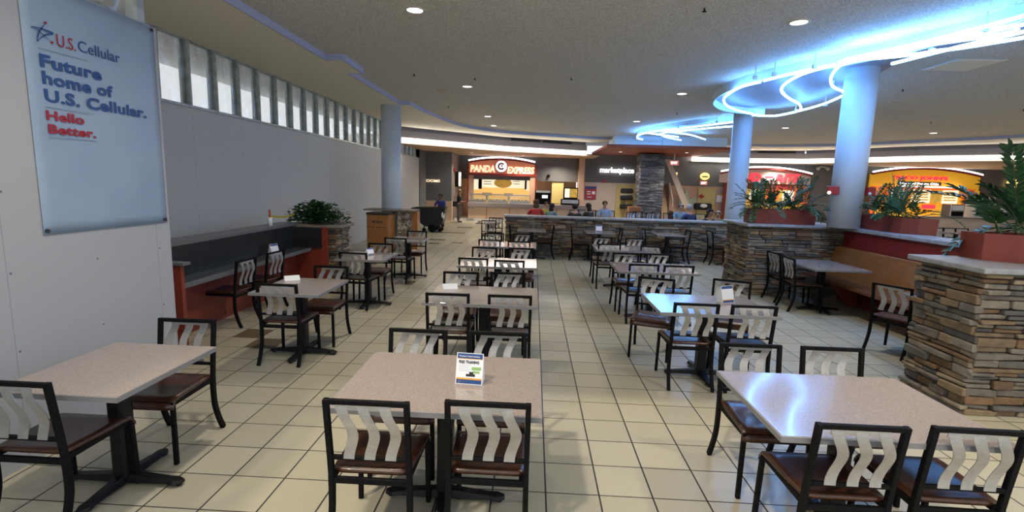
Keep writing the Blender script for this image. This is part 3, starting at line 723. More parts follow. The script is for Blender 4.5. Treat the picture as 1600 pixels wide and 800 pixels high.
# ================================================================== BOOTH ON THE LEFT
t = thing('booth_desk', 'dark desk with black tiled back and red side panels along the left wall', 'booth', (-4.05, 6.5, 0))
MB().box(-.22, 0, -1.75, 1.75, .3, 1.07).build('tiled_back', 'blacktile', t)
MB().box(-.27, .03, -1.77, 1.77, 1.07, 1.12).build('ledge', 'ledge', t, bevel=.008)
MB().box(0, .28, -1.70, 1.70, .665, .705).build('desktop', 'desk', t, bevel=.006)
MB().box(.275, .295, -1.70, 1.66, .65, .708).build('desk_edge', 'ledge', t, bevel=.004)
MB().box(-.22, -.005, -1.75, 1.75, 0, .3).box(-.02, 0.02, -1.7, 1.7, .1, .66).build('red_panel', 'redwood', t)
MB().box(-.25, .55, -1.80, -1.75, 0, .98).build('side_panel', 'redwood', t, bevel=.004)
MB().box(-.22, .56, 1.70, 1.76, 0, 1.05).build('side_panel', 'redwood', t, bevel=.004)
MB().box(-.28, .6, -1.83, -1.72, .98, 1.01).build('side_cap', 'ledge', t, bevel=.004)
MB().box(0, .47, 1.655, 1.70, .705, 1.05).build('end_tiles', 'blacktile', t)
# barrier post with tape on the ledge
t = thing('barrier_post', 'small orange barrier post with yellow tape on the booth ledge', 'barrier', (-4.12, 7.55, 1.12))
MB().cyl((0, 0, 0), (0, 0, .13), .035, .032, 16).build('can', 'paper', t); MB().cyl((0, 0, .13), (0, 0, .25), .014, .014, 12).build('handle', 'bottle', t)
MB().path(catmull([(0, 0, .15), (.01, .25, .12), (.02, .5, .11), (.03, .75, .14)], 5), .004, .03).build('tape', 'tape', t)

# ================================================================== RED BOOTH ON THE RIGHT
t = thing('booth_wall', 'long dark red booth wall with grey ledge running towards the camera', 'booth wall', (5.5, 6.9, 0))
MB().box(0, .5, -1.9, 2.0, 0, 1.24).build('panel', 'darkred', t)
MB().box(-.05, .45, -1.95, 2.0, 1.24, 1.30).build('ledge', 'cap', t, bevel=.01)
t = thing('booth_bench', 'brown wooden booth bench with slanted back against the dark red wall', 'bench', (5.25, 7.0, 0))
mt_ = Matrix.Identity(4)
MB().prism([(-.38, .42), (.1, .40), (.1, .45), (-.38, .47)], -1.95, 1.95, mtx=Matrix(((1, 0, 0, 0), (0, 0, 1, 0), (0, 1, 0, 0), (0, 0, 0, 1)))).build('seat', 'seat_bench', t, bevel=.008)
MB().prism([(.02, .44), (.06, .44), (.22, .96), (.16, .96)], -1.95, 1.95, mtx=Matrix(((1, 0, 0, 0), (0, 0, 1, 0), (0, 1, 0, 0), (0, 0, 0, 1)))).build('backrest', 'bench_wood', t, bevel=.008)
for yy in (-1.5, -.1, 1.3): MB().prism([(.1, 0), (.22, 0), (.22, .42), (-.25, .42)], yy, yy + .06, mtx=Matrix(((1, 0, 0, 0), (0, 0, 1, 0), (0, 1, 0, 0), (0, 0, 0, 1)))).build('bracket', 'redwood', t)

# ================================================================== PLANTERS
def leaf_quad(mb_, base, d, up, L_, W_, mi=0):
    d = d.normalized(); s_ = d.cross(up)
    if s_.length < 1e-3: s_ = d.cross(Vector((1, 0, 0)))
    s_.normalize(); n_ = s_.cross(d)
    P_ = [base, base + d * L_ * .35 + s_ * W_ * .5 + n_ * W_ * .12, base + d * L_ * .75 + s_ * W_ * .36 + n_ * W_ * .05, base + d * L_ - n_ * L_ * .08,
          base + d * L_ * .75 - s_ * W_ * .36 + n_ * W_ * .05, base + d * L_ * .35 - s_ * W_ * .5 + n_ * W_ * .12, base + d * L_ * .55 - n_ * W_ * .06]
    mb_.add(P_, [(0, 1, 6), (1, 2, 6), (2, 3, 6), (3, 4, 6), (4, 5, 6), (5, 0, 6)], mi, False)
def zz_plant(parent, x0, x1, y0, y1, z, nfr, ln_, rnd, leafL=.085, spread=1.0, wf=.29):
    st = MB(); lf = MB()
    for i in range(nfr):
        bx, by = rnd.uniform(x0, x1), rnd.uniform(y0, y1)
        a = rnd.uniform(0, 2 * PI); tilt = rnd.uniform(.05, 1.25) * spread; L_ = ln_ * rnd.uniform(.6, 1.1)
        # lean outward from the middle
        ox = (bx - (x0 + x1) / 2) / max(.01, (x1 - x0)) * 1.4
        dh = Vector((math.cos(a) + ox, math.sin(a) * .7, 0)); dh = dh.normalized() if dh.length > .01 else Vector((1, 0, 0))
        pts = []; q = Vector((bx, by, z)); ang = tilt * .55
        for k in range(11):
            pts.append(q.copy()); ang += tilt * .13 
            q = q + (dh * math.sin(ang) + Vector((0, 0, 1)) * math.cos(ang)) * L_ / 10
        st.path(pts, [.007 - .0004 * k for k in range(11)], n=5, smooth=True)
        for k in range(3, 11):
            d = (pts[min(10, k + 1)] - pts[max(0, k - 1)]).normalized(); sd = d.cross(Vector((0, 0, 1)))
            if sd.length < .05: sd = Vector((1, 0, 0))
            sd.normalize(); up = sd.cross(d)
            for s_ in (-1, 1):
                for h_ in (0, .5):
                    b_ = pts[k].lerp(pts[min(10, k + 1)], h_)
                    ld = d * .55 + sd * s_ * .85 + up * rnd.uniform(-.1, .35)
                    leaf_quad(lf, b_, ld, up, leafL * rnd.uniform(.8, 1.15), leafL * wf)
        leaf_quad(lf, pts[10], d, up, leafL, leafL * .36)
    st.build('stems', 'stem', parent); lf.build('foliage', 'leaf', parent)
def planter(label, poly, z, h, fr_args, cat='planter'):
    cx = sum(q[0] for q in poly) / len(poly); cy = sum(q[1] for q in poly) / len(poly)
    t = thing('plant_box', label, cat, (cx, cy, z)); P_ = [(a - cx, b - cy) for a, b in poly]
    inner = [(a * .93, b * .86) for a, b in P_]
    m_ = MB(); n_ = len(P_); V = [(a, b, 0) for a, b in P_] + [(a * 1.02, b * 1.02, h) for a, b in P_] + [(a, b, h) for a, b in inner] + [(a, b, h - .06) for a, b in inner]
    F_ = [tuple(range(n_))[::-1]]
    for k in range(n_):
        k2 = (k + 1) % n_
        for lv in range(3): F_.append((lv * n_ + k, lv * n_ + k2, (lv + 1) * n_ + k2, (lv + 1) * n_ + k))
    m_.add(V, F_); m_.build('box', 'planter', t)
    MB().prism(inner, h - .07, h - .05).build('soil', 'soil', t)
    zz_plant(t, min(a for a, _ in inner) + .04, max(a for a, _ in inner) - .04, min(b for _, b in inner) + .04, max(b for _, b in inner) - .04, h - .05, *fr_args)
    return t
planter('long terracotta planter of arching glossy fronds between the two columns', [(3.98, 9.22), (4.04, 9.14), (5.10, 9.14), (5.10, 9.5), (3.98, 9.5)], 1.30, .26, (62, .62, random.Random(3), .085, 1.2))
planter('terracotta planter of glossy fronds on the booth ledge right of the thick column', [(5.64, 7.80), (5.78, 7.64), (6.06, 7.64), (6.06, 9.3), (5.64, 9.3)], 1.30, .24, (40, .62, random.Random(5), .085, 1.1))
planter('big terracotta planter with tall glossy fronds on the nearest stone pier', [(4.19, 4.73), (4.38, 4.58), (5.2, 4.58), (5.2, 4.98), (4.19, 4.98)], 1.31, .25, (24, .80, random.Random(21), .14, 1.2, .36))
t = thing('ivy_shrub', 'low bushy dark green shrub on the small stone pier by the booth', 'shrub', (-3.80, 8.55, 1.09))
rnd = random.Random(4); lf = MB(); st = MB()
for i in range(26):
    a = rnd.uniform(0, 2 * PI); r = rnd.uniform(.05, .42); st.path([(0, 0, 0), (math.cos(a) * r * .5, math.sin(a) * r * .35, .12), (math.cos(a) * r, math.sin(a) * r * .6, .2)], [.006, .005, .004], n=5)
for i in range(1500):
    a = rnd.uniform(0, 2 * PI); e = rnd.uniform(0, 1) ** .6; ph = rnd.uniform(0, PI / 2)
    R_ = e * (1 + .12 * math.sin(5 * a + 3 * ph)); q = Vector((.53 * R_ * math.cos(a) * math.cos(ph), .34 * R_ * math.sin(a) * math.cos(ph), .02 + .34 * R_ * math.sin(ph)))
    d = Vector((math.cos(a), math.sin(a), rnd.uniform(-.3, .8))) + Vector((rnd.uniform(-.6, .6), rnd.uniform(-.6, .6), rnd.uniform(-.4, .4)))
    leaf_quad(lf, q, d, Vector((rnd.uniform(-.4, .4), rnd.uniform(-.4, .4), 1)), rnd.uniform(.05, .085), rnd.uniform(.045, .065))
st.build('stems', 'stem', t); lf.build('foliage', 'leaf2', t)

# ================================================================== BANNER
BX = -3.2
t = thing('wall_banner', 'pale blue vinyl banner with navy and red lettering on the white board wall', 'banner', (BX, 3.58, 1.46))
def yz(px, py): v = Xp(px, py, BX + .012); return v.y, v.z
y0a, z0a = yz(75, 367); y1a, z1a = yz(258, 350); z2a = yz(228, 45)[1]
BL, BR = 3.07, 4.165
g_ = MB(); K = 16
def bx_(q, r_): return BX + .008 + .004 * math.sin(q * .8) * math.sin(r_ * .7)
g_.add([Vector((bx_(q_, r2), BL + (BR - BL) * q_ / K, 1.465 + (3.075 - 1.465) * r2 / 20)) - Vector((BX, 3.58, 1.46)) for r2 in range(21) for q_ in range(K + 1)],
       [(r_ * (K + 1) + q, r_ * (K + 1) + q + 1, (r_ + 1) * (K + 1) + q + 1, (r_ + 1) * (K + 1) + q) for r_ in range(20) for q in range(K)], 0, True)
o = g_.build('vinyl', 'banner', t, fix=False); s_ = o.modifiers.new('s', 'SOLIDIFY'); s_.thickness = .002
o.data.update()
def btext(body, left_base, left_top, right_base, m_, bold=.0, name='lettering', space=1.0):
    ya_, za_ = yz(*left_base); _, zt_ = yz(*left_top); yb_, zb_ = yz(*right_base)
    zb_ = (za_ + zb_) / 2
    return text(body, name, m_, Vector((BX + .0145, ya_, zb_)) - Vector((BX, 3.58, 1.46)), (0, 1, 0), (0, 0, 1), yb_ - ya_, zt_ - za_, t, .002, bold, 0, space)
btext('U.S.', (89, 73.5), (87, 54), (118, 79), 'red_print', .0)
btext('Cellular', (122, 82), (121, 64.5), (187, 97), 'navy', .0)
btext('Future', (63, 105.5), (61, 84.5), (158.6, 125.5), 'navy', .034, space=1.05)
btext('home of', (66.5, 132), (65, 111), (176.5, 152), 'navy', .034, space=1.05)
btext('U.S. Cellular.', (70, 159.5), (68.5, 139), (228.6, 184.5), 'navy', .034, space=1.05)
btext('Hello', (72.5, 188), (71.5, 172.5), (131.5, 194.5), 'red_print', .034, space=1.05)
btext('Better.', (76, 208.5), (74, 193.5), (150, 216), 'red_print', .034, space=1.05)
for (a, b, c, d) in ((59, 74, 136, 95), (71, 166.5, 145, 178.5), (77, 213.5, 151, 220.5)):
    ya_, za_ = yz(a, b); yb_, zb_ = yz(c, d)
    MB().box(.0145, .016, ya_ - 3.58, yb_ - 3.58, (za_ + zb_) / 2 - 1.462, (za_ + zb_) / 2 - 1.458).build('rule', 'rule', t)
sw = MB()
for pts, wm in (([(47, 41), (58, 43), (70, 47), (82, 52), (72, 54), (64, 58), (58, 65)], .011), ([(58, 65), (58.5, 56), (62, 47), (70, 37)], .010), ([(47, 41), (57, 46), (68, 55), (79, 64)], .006)):
    P_ = catmull([Vector((.0155, yz(*q)[0] - 3.58, yz(*q)[1] - 1.46)) for q in pts], 5); n_ = len(P_)
    V = []
    for k_i, q in enumerate(P_):
        d_ = (P_[min(n_ - 1, k_i + 1)] - P_[max(0, k_i - 1)]).normalized(); s_v = Vector((0, -d_.z, d_.y)) * wm * (.25 + .75 * math.sin(PI * k_i / (n_ - 1))) / 2
        V += [q - s_v, q + s_v]
    sw.add(V, [(2 * a, 2 * a + 1, 2 * a + 3, 2 * a + 2) for a in range(n_ - 1)])
sw.build('star_emblem', 'navy', t)
dd = MB()
for q in ((70.5, 35.5), (81, 66.5)): y_, z_ = yz(*q); dd.cyl((.012, y_ - 3.58, z_ - 1.46), (.018, y_ - 3.58, z_ - 1.46), .008, n=10)
dd.build('star_dot', 'red_print', t)
for (a, b) in ((3.09, 1.49), (4.14, 1.49), (4.14, 3.05)): MB().cyl((.008, a - 3.58, b - 1.46), (.02, a - 3.58, b - 1.46), .014, n=12).build('grommet', 'ink', t)

# ================================================================== CARDS ON TABLES
def tent(loc, rz, label, w=.155, h=.17, detailed=False, fallen=False):
    t = thing('table_card', label, 'table card', loc, rz)
    dpt = .045
    MB().add([(-w / 2, -dpt, 0), (w / 2, -dpt, 0), (w / 2, dpt, 0), (-w / 2, dpt, 0), (-w / 2, 0, h), (w / 2, 0, h)], [(0, 1, 5, 4), (2, 3, 4, 5), (1, 2, 5), (3, 0, 4), (3, 2, 1, 0)]).build('card', 'paper', t)
    n_ = Vector((0, -h, dpt)).normalized(); u = Vector((1, 0, 0)); v = Vector((0, dpt, h)).normalized(); L_ = math.hypot(h, dpt); o0 = Vector((-w / 2, -dpt, 0)) + n_ * .0008
    def patch(name, m_, a0, a1, b0, b1): P_ = [o0 + u * (w * a) + v * (L_ * b) for a, b in ((a0, b0), (a1, b0), (a1, b1), (a0, b1))]; MB().add(P_ + [q - n_ * .0006 for q in P_], [(0, 1, 2, 3), (7, 6, 5, 4), (0, 4, 5, 1), (1, 5, 6, 2), (2, 6, 7, 3), (3, 7, 4, 0)]).build(name, m_, t)
    patch('header', 'navy', .03, .97, .82, .98); patch('footer', 'navy', .03, .97, .02, .15); patch('stripe', 'orange_print', .03, .97, .15, .20)
    if detailed:
        patch('stripe', 'orange_print', .03, .97, .80, .82)
        text('FREE TRAINING', 'lettering', 'ink', o0 + n_ * .0006 + u * w * .09 + v * L_ * .66, u, v, w * .76, L_ * .10, t, .0006, .03)
        text('Workforce Training Academy', 'lettering', 'paper', o0 + n_ * .0010 + u * w * .09 + v * L_ * .86, u, v, w * .78, L_ * .055, t, .0006, .02)
        for k in range(4): patch('text_line', 'rule', .09, .55 - .05 * (k % 2), .60 - k * .06, .607 - k * .06)
        patch('picture', 'green_print', .58, .93, .46, .56); patch('picture', 'green_print', .62, .88, .36, .43); patch('picture', 'ink', .38, .72, .25, .33); patch('picture', 'ink', .50, .66, .33, .40)
        patch('emblem', 'paper', .09, .2, .04, .13); patch('emblem', 'paper', .25, .33, .05, .12)
    return t
tent((-.33, 2.70, .75), math.radians(-4), 'white FREE TRAINING tent card on the front centre table', detailed=True)
tent((2.0, 5.02, .75), math.radians(25), 'white tent card on the second table of the right line')
tent((1.66, 12.4, .75), 0, 'white tent card on the second half wall table')
tent((-2.47, 7.33, .75), math.radians(60), 'small white tent card on the third table of the left line', .12, .1)
tent((-3.92, 7.25, .705), math.radians(75), 'blue and white tent card on the black booth desk')
def flat_card(loc, rz, label):
    t = thing('table_card', label, 'table card', loc, rz)
    MB().add([(-.08, -.05, 0), (.08, -.05, 0), (.08, .0, .05), (-.08, .0, .05), (-.08, -.045, 0), (.08, -.045, 0), (.08, .004, .047), (-.08, .004, .047)], [(0, 1, 2, 3), (7, 6, 5, 4), (0, 4, 5, 1), (1, 5, 6, 2), (2, 6, 7, 3), (3, 7, 4, 0)]).build('card', 'paper', t)
    MB().box(-.075, .075, -.02, .06, 0, .004).build('panel', 'paper', t); MB().box(-.05, .03, -.01, .045, .0045, .0052).build('print', 'red_print', t)
flat_card((-.87, 5.18, .75), .3, 'toppled red and white card on the second centre table')
flat_card((-2.67, 5.3, .75), .6, 'toppled card at the far left corner of the second left table')
t = thing('paper_sheet', 'small white paper lying on the booth table behind the chair by the near pier', 'paper', (4.66, 5.8, .751)); MB().box(-.1, .1, -.07, .07, 0, .002).build('sheet', 'paper', t)

# ================================================================== BIN, PEBBLE PILLAR, TILT CART
xa, xb, _, _ = rect(573, 340, 607, 380, 12.3); 
t = thing('bin_cabinet', 'oak trash bin cabinet with a push flap beside the left column', 'trash bin', ((xa + xb) / 2, 12.6, 0)); w_ = xb - xa
MB().box(-w_ / 2, w_ / 2, -.3, .3, .06, 1.0).build('cabinet', 'oak', t, bevel=.01)
MB().box(-w_ / 2 + .01, w_ / 2 - .01, -.29, .29, 0, .06).build('plinth', 'bintrim', t)
MB().box(-w_ / 2 - .01, w_ / 2 + .01, -.31, .31, 1.0, 1.05).build('top', 'bintrim', t)
fl = MB().box(-w_ / 2 + .03, w_ / 2 - .03, -.315, -.3, .70, .93).build('flap', 'oak', t, bevel=.004)
text('PUSH', 'lettering', 'bintrim', (-.13, -.316, .79), (1, 0, 0), (0, 0, 1), .26, .06, fl, .002, .02)
MB().box(-w_ / 2 + .03, w_ / 2 - .03, -.315, -.3, .08, .66).build('door', 'oak', t, bevel=.004)
pa = Yp(621, 360, 12.9).x; pb = Yp(640, 360, 12.9).x
t = thing('pebble_pillar', 'square pebble faced pillar base in front of the left column', 'pillar', ((pa + pb) / 2, 13.2, 0))
MB().box(-(pb - pa) / 2, (pb - pa) / 2, -.3, .25, 0, 1.07).build('shaft', 'pebble', t)
MB().box(-1.05, .30, -.38, .3, 1.07, 1.11).build('cap', 'cap_brown', t, bevel=.008)
MB().box((pb - pa) / 2, (pb - pa) / 2 + .16, -.1, .2, 0, 1.06).build('side_panel', 'oak', t)
# cart
t = thing('tilt_cart', 'black plastic tilt cart pushed by the person in a blue shirt', 'cart', (-3.88, 18.5, 0), math.radians(3))
sh = [(-.62, .84), (.58, .88), (.60, .84), (.50, .30), (.28, .20), (-.12, .20), (-.30, .30)]
MB().prism(sh, -.36, .36, mtx=Matrix(((1, 0, 0, 0), (0, 0, 1, 0), (0, 1, 0, 0), (0, 0, 0, 1)))).build('hopper', 'cart', t, bevel=.02)
MB().path([(-.64, -.38, .86), (.60, -.38, .90), (.60, .38, .90), (-.64, .38, .86)], .05, .04, closed=True, side=Vector((0, 0, 1))).build('rim', 'cart', t)
for (x, y) in ((.12, -.34), (.12, .34)): MB().cyl((x, y - .03, .15), (x, y + .03, .15), .15, n=20).build('wheel', 'black', t)
for (x, y) in ((-.2, -.22), (.4, -.22), (.4, .22)): MB().cyl((x, y - .02, .07), (x, y + .02, .07), .07, n=16).bar((x, y, .07), (x, y, .24), .03, .03).build('caster', 'black', t)
bag = thing('trash_bag', 'white trash bag hanging over the right end of the tilt cart', 'bag', (-3.36, 18.22, .45)); MB().ball((0, 0, .2), .13, sc=(.6, .5, 1.6)).build('sack', 'bag', bag)

# ================================================================== PEOPLE
def skin_mesh(name, verts, edges, radii, material, parent, sub=1, root=0):
    me = bpy.data.meshes.new(name); me.from_pydata([tuple(v) for v in verts], edges, [])
    o = bpy.data.objects.new(name, me); COL.objects.link(o)
    md = o.modifiers.new('skin', 'SKIN'); md.use_smooth_shade = True
    if not me.skin_vertices:
        bm = bmesh.new(); bm.from_mesh(me); bm.verts.layers.skin.verify(); bm.to_mesh(me); bm.free()
    for i, r in enumerate(radii):
        sv = me.skin_vertices[0].data[i]; sv.radius = r if isinstance(r, tuple) else (r, r); sv.use_root = (i == root)
    s_ = o.modifiers.new('sub', 'SUBSURF'); s_.levels = sub; s_.render_levels = sub
    dg = bpy.context.evaluated_depsgraph_get(); nm = bpy.data.meshes.new_from_object(o.evaluated_get(dg)); nm.name = name
    bpy.data.objects.remove(o); bpy.data.meshes.remove(me)
    nm.materials.clear(); nm.materials.append(M[material])
    for p_ in nm.polygons: p_.material_index = 0
    o = bpy.data.objects.new(name, nm); COL.objects.link(o); o.parent = parent
    return o
def person(label, loc, rz, pose, shirt, pants, hair, skin='skin', scale=1.0, long_hair=False, arms='down', shoes='c_black', sleeve=1):
    t = thing('person', label, 'person', loc, rz); t.scale = (scale * 1.14, scale * 1.14, scale)
    sit = pose == 'sit'; dz = -.44 if sit else 0
    V, E, R_ = [], [], []
    def v(c, r, par=None):
        V.append(Vector(c)); R_.append(r); 
        if par is not None: E.append((par, len(V) - 1))
        return len(V) - 1
    lean = .05 if sit else .02
    pel = v((0, 0, .95 + dz), (.135, .10)); wa = v((0, .0, 1.08 + dz), (.125, .09), pel); ch = v((0, lean * .4, 1.27 + dz), (.15, .10), wa); cl = v((0, lean * .8, 1.40 + dz), (.10, .075), ch)
    nk = v((0, lean + .01, 1.475 + dz), .05, cl); h0 = v((0, lean + .03, 1.54 + dz), (.062, .07), nk); h1 = v((0, lean + .035, 1.62 + dz), (.075, .088), h0); h2 = v((0, lean + .02, 1.69 + dz), (.055, .065), h1)
    nose = v((0, lean + .135, 1.59 + dz), .011, h1)
    AR = {}
    for s_ in (-1, 1):
        sh_ = v((s_ * .165, lean * .7, 1.375 + dz), .052, cl)
        if arms == 'down': el = (s_ * .22, -.02, 1.10 + dz); wr = (s_ * .23, .06, .87 + dz); hd = (s_ * .225, .08, .80 + dz); fd = Vector((0, .12, -1))
        elif arms == 'table': el = (s_ * .24, .10, 1.12 + dz); wr = (s_ * .12, .30, 1.18 + dz); hd = (s_ * .09, .36, 1.20 + dz); fd = Vector((-s_ * .3, 1, 0))
        elif arms == 'push': el = (s_ * .24, .12, 1.14 + dz); wr = (s_ * .22, .34, 1.05 + dz); hd = (s_ * .21, .41, 1.04 + dz); fd = Vector((0, 1, -.3))
        else: el = (s_ * .22, .02, 1.12 + dz); wr = (s_ * .10, .20, 1.10 + dz); hd = (s_ * .06, .26, 1.11 + dz); fd = Vector((-s_ * .5, 1, .1))
        e_ = v(el, .040, sh_); w2 = v(wr, .026, e_); h_ = v(hd, (.030, .016), w2)
        fd.normalize(); sd = fd.cross(Vector((0, 0, 1))) if abs(fd.z) < .9 else Vector((0, 1, 0)); sd.normalize()
        for k, (off, ln_) in enumerate(((-.027, .066), (-.009, .076), (.009, .072), (.027, .055))):
            b_ = v(Vector(hd) + fd * .03 + sd * off, .009, h_); v(Vector(hd) + fd * (.03 + ln_ * .7) + sd * off + Vector((0, 0, -.014)), .0075, b_)
        b_ = v(Vector(wr) * .4 + Vector(hd) * .6 - sd * .035, .010, h_); v(Vector(hd) - sd * .045 + fd * .03, .0085, b_)
        AR[s_] = [(sh_, el, wr)]
    LG = {}
    for s_ in (-1, 1):
        hp = v((s_ * .09, 0, .90 + dz), .085, pel)
        if sit: kn = (s_ * .11, .42, .48); an = (s_ * .11, .40, .10); to = (s_ * .12, .56, .035)
        else: kn = (s_ * .10, .02, .50); an = (s_ * .10, -.02, .09); to = (s_ * .12, .13, .035)
        k_i = v(kn, .058, hp); a_i = v(an, .036, k_i); v(to, (.036, .026), a_i); LG[s_] = (hp, kn, an, to)
    skin_mesh('body', V, E, R_, skin, t)
    up = MB()
    # shirt
    Vs = [V[pel] + Vector((0, 0, .0)), V[wa], V[ch], V[cl] + Vector((0, 0, -.005))]; Es = [(0, 1), (1, 2), (2, 3)]; Rs = [(.148, .115), (.142, .108), (.166, .118), (.105, .082)]
    for s_ in (-1, 1):
        sh_, el, wr = AR[s_][0]; Vs.append(V[sh_]); Rs.append(.064); Es.append((3, len(Vs) - 1))
        Vs.append(V[sh_].lerp(Vector(el), .75 if sleeve == 0 else 1.0)); Rs.append(.052); Es.append((len(Vs) - 2, len(Vs) - 1))
        if sleeve == 2: Vs.append(Vector(el).lerp(Vector(wr), .92)); Rs.append(.038); Es.append((len(Vs) - 2, len(Vs) - 1))
    skin_mesh('shirt', Vs, Es, Rs, shirt, t)
    Vs = [V[pel] + Vector((0, 0, .03))]; Es = []; Rs = [(.143, .112)]
    for s_ in (-1, 1):
        hp, kn, an, to = LG[s_]; i0 = len(Vs); Vs += [V[hp], Vector(kn), Vector(an) + Vector((0, 0, .02))]; Rs += [.098, .07, .055]; Es += [(0, i0), (i0, i0 + 1), (i0 + 1, i0 + 2)]
    skin_mesh('trousers', Vs, Es, Rs, pants, t)
    for s_ in (-1, 1):
        hp, kn, an, to = LG[s_]; skin_mesh('shoe', [Vector(an) - Vector((0, .03, .03)), Vector(to) - Vector((0, .06, -.005)), Vector(to) + Vector((0, .02, 0))], [(0, 1), (1, 2)], [(.042, .042), (.046, .038), (.038, .030)], shoes, t)
    hc = V[h1] + Vector((0, -.018, .03)); hm = MB(); hm.ball(hc, .1, 16, 12, (.93, 1.0, 1.02))
    if long_hair: hm.ball(hc + Vector((0, -.045, -.14)), .1, 14, 10, (.9, .55, 1.3))
    hm2 = hm.build('hair', hair, t)
    # keep the face free of hair
    bm = bmesh.new(); bm.from_mesh(hm2.data)
    dl = [q for q in bm.verts if q.co.y > hc.y + .045 and q.co.z < hc.z + .045]
    bmesh.ops.delete(bm, geom=dl, context='VERTS'); bm.to_mesh(hm2.data); bm.free()
    for s_ in (-1, 1):
        MB().ball((s_ * .03, V[h1].y + .082, V[h1].z + .005), .009, 8, 6).build('eye', 'ink', t)
        MB().ball((s_ * .078, V[h1].y - .005, V[h1].z - .01), .02, 8, 6, (.4, .7, 1.1)).build('ear', skin, t)
    MB().ball((0, V[h1].y + .080, V[h1].z - .055), .016, 8, 6, (1.3, .4, .35)).build('mouth', 'red_print', t)
    return t
person('standing person in black top and khaki trousers waiting at the food counter', (-3.50, 23.1, 0), math.radians(-70), 'stand', 'c_black', 'c_khaki', 'h_blond', scale=.88, long_hair=True, arms='fold')
person('person in a blue shirt standing behind the black tilt cart', (-3.62, 19.25, 0), math.radians(165), 'stand', 'c_blue', 'c_black', 'h_black', 'skin2', scale=.80, arms='push')
hb = thing('handbag', 'black handbag at the side of the person standing at the food counter', 'bag', (-3.66, 22.93, .74), math.radians(80)); MB().box(-.14, .14, -.07, .07, 0, .24).build('body', 'c_black', hb, bevel=.03)
MB().path(catmull([(-.1, 0, .22), (-.06, 0, .45), (.06, 0, .45), (.1, 0, .22)], 5), .008, n=6).build('strap', 'c_black', hb)
SP = [(838, 313, 17.2, 'c_red', 'h_brown', True, 0, 'seated person in a red shirt with long brown hair, seen from behind'),
      (861, 319, 17.6, 'c_teal', 'h_black', True, -30, 'seated person in a grey blue shirt beside the one in red'),
      (853, 316, 19.4, 'c_yellow', 'h_brown', False, 200, 'seated person in yellow behind the one in red'),
      (899, 320, 16.5, 'c_black', 'h_black', False, 0, 'seated person in black at the left of a dark-dressed pair'),
      (922, 319, 17.6, 'c_black', 'h_black', True, 40, 'seated person in black with long hair at the right of a dark-dressed pair'),
      (945, 315, 19.5, 'c_sky', 'h_blond', False, 180, 'seated person in a pale blue shirt facing the camera'),
      (1049, 331, 15.6, 'c_black', 'h_brown', True, 10, 'seated person with long brown hair low behind the half wall'),
      (1064, 320, 19.3, 'c_lblue', 'h_grey', False, 170, 'seated grey haired person in a light blue shirt'),
      (1080, 321, 16.9, 'c_navy', 'h_grey', False, 20, 'seated person in a navy shirt with grey hair'),
      (1107, 328, 15.4, 'c_black', 'h_black', True, 200, 'seated person in black with chin length dark hair near the column'),
      (1123, 331, 16.9, 'c_green', 'h_grey', False, 150, 'seated person in green next to the blue lit column')]
for (px, py, Y, sh_, hr, lh, rz_, lab) in SP:
    q = Yp(px, py, Y); sc = q.z / 1.27
    person(lab, (q.x, Y, 0 if sc < 1.1 else q.z - 1.27), math.radians(rz_), 'sit', sh_, 'c_black', hr, scale=max(.8, min(1.06, sc)), long_hair=lh, arms='table')

# ================================================================== CEILING FIXTURES
def downlight(x, y, label, z=MAIN_Z, on=True, r=.10, power=1.0):
    t = thing('recessed_downlight', label, 'ceiling light', (x, y, z), group='recessed ceiling downlights')
    m_ = MB(); n_ = 28
    V = []; 
    for (rr, zz) in ((r + .025, -.001), (r + .02, -.012), (r, -.010), (r - .012, .004)):
        V += [(rr * math.cos(2 * PI * k / n_), rr * math.sin(2 * PI * k / n_), zz) for k in range(n_)]
    m_.add(V, [(a * n_ + k, a * n_ + (k + 1) % n_, (a + 1) * n_ + (k + 1) % n_, (a + 1) * n_ + k) for a in range(3) for k in range(n_)], 0, True)
    m_.build('trim_ring', 'ringm', t)
    MB().cyl((0, 0, -.006), (0, 0, .0), r - .004, n=n_).build('lens', 'lamp' if on else 'lamp_dim', t)
    if on:
        l = bpy.data.lights.new('lamp', 'SPOT'); l.energy = LAMP_W * power; l.spot_size = math.radians(140); l.spot_blend = 1.0; l.color = (1.0, .88, .70); l.shadow_soft_size = .10
        lo = bpy.data.objects.new('lamp', l); COL.objects.link(lo); lo.parent = t; lo.location = (0, 0, -.03)
NM = ['nearest', 'second', 'third', 'fourth', 'fifth']
for i, y in enumerate((6.33, 11.1, 15.9, 20.1)):
    if y < 20: downlight(-1.53, y, '%s lit ceiling downlight in the row above the left aisle' % NM[i])
downlight(-1.55, 18.4, 'fourth lit ceiling downlight in the row above the left aisle', power=.8)
for i, y in enumerate((6.55, 11.4, 16.25)): downlight(3.18, y, '%s lit ceiling downlight in the row right of the centre' % NM[i])
downlight(8.06, 11.87, 'dim ceiling downlight right of the thick column', on=False)
downlight(8.18, 17.0, 'lit ceiling downlight between the two white columns', power=1.0)
downlight(13.2, 17.4, 'small lit ceiling downlight near the yellow food counter')
downlight(8.1, 7.1, 'added unseen downlight outside the frame at the right'); downlight(-1.5, 2.6, 'added unseen downlight above the front centre table'); downlight(3.1, 2.6, 'added unseen downlight above the front right table')  # unseen downlights added to fill out the lamp grid with more light
downlight(12.8, 12.0, 'added unseen downlight beyond the right edge of the view')  # out of view, added for the same fill light
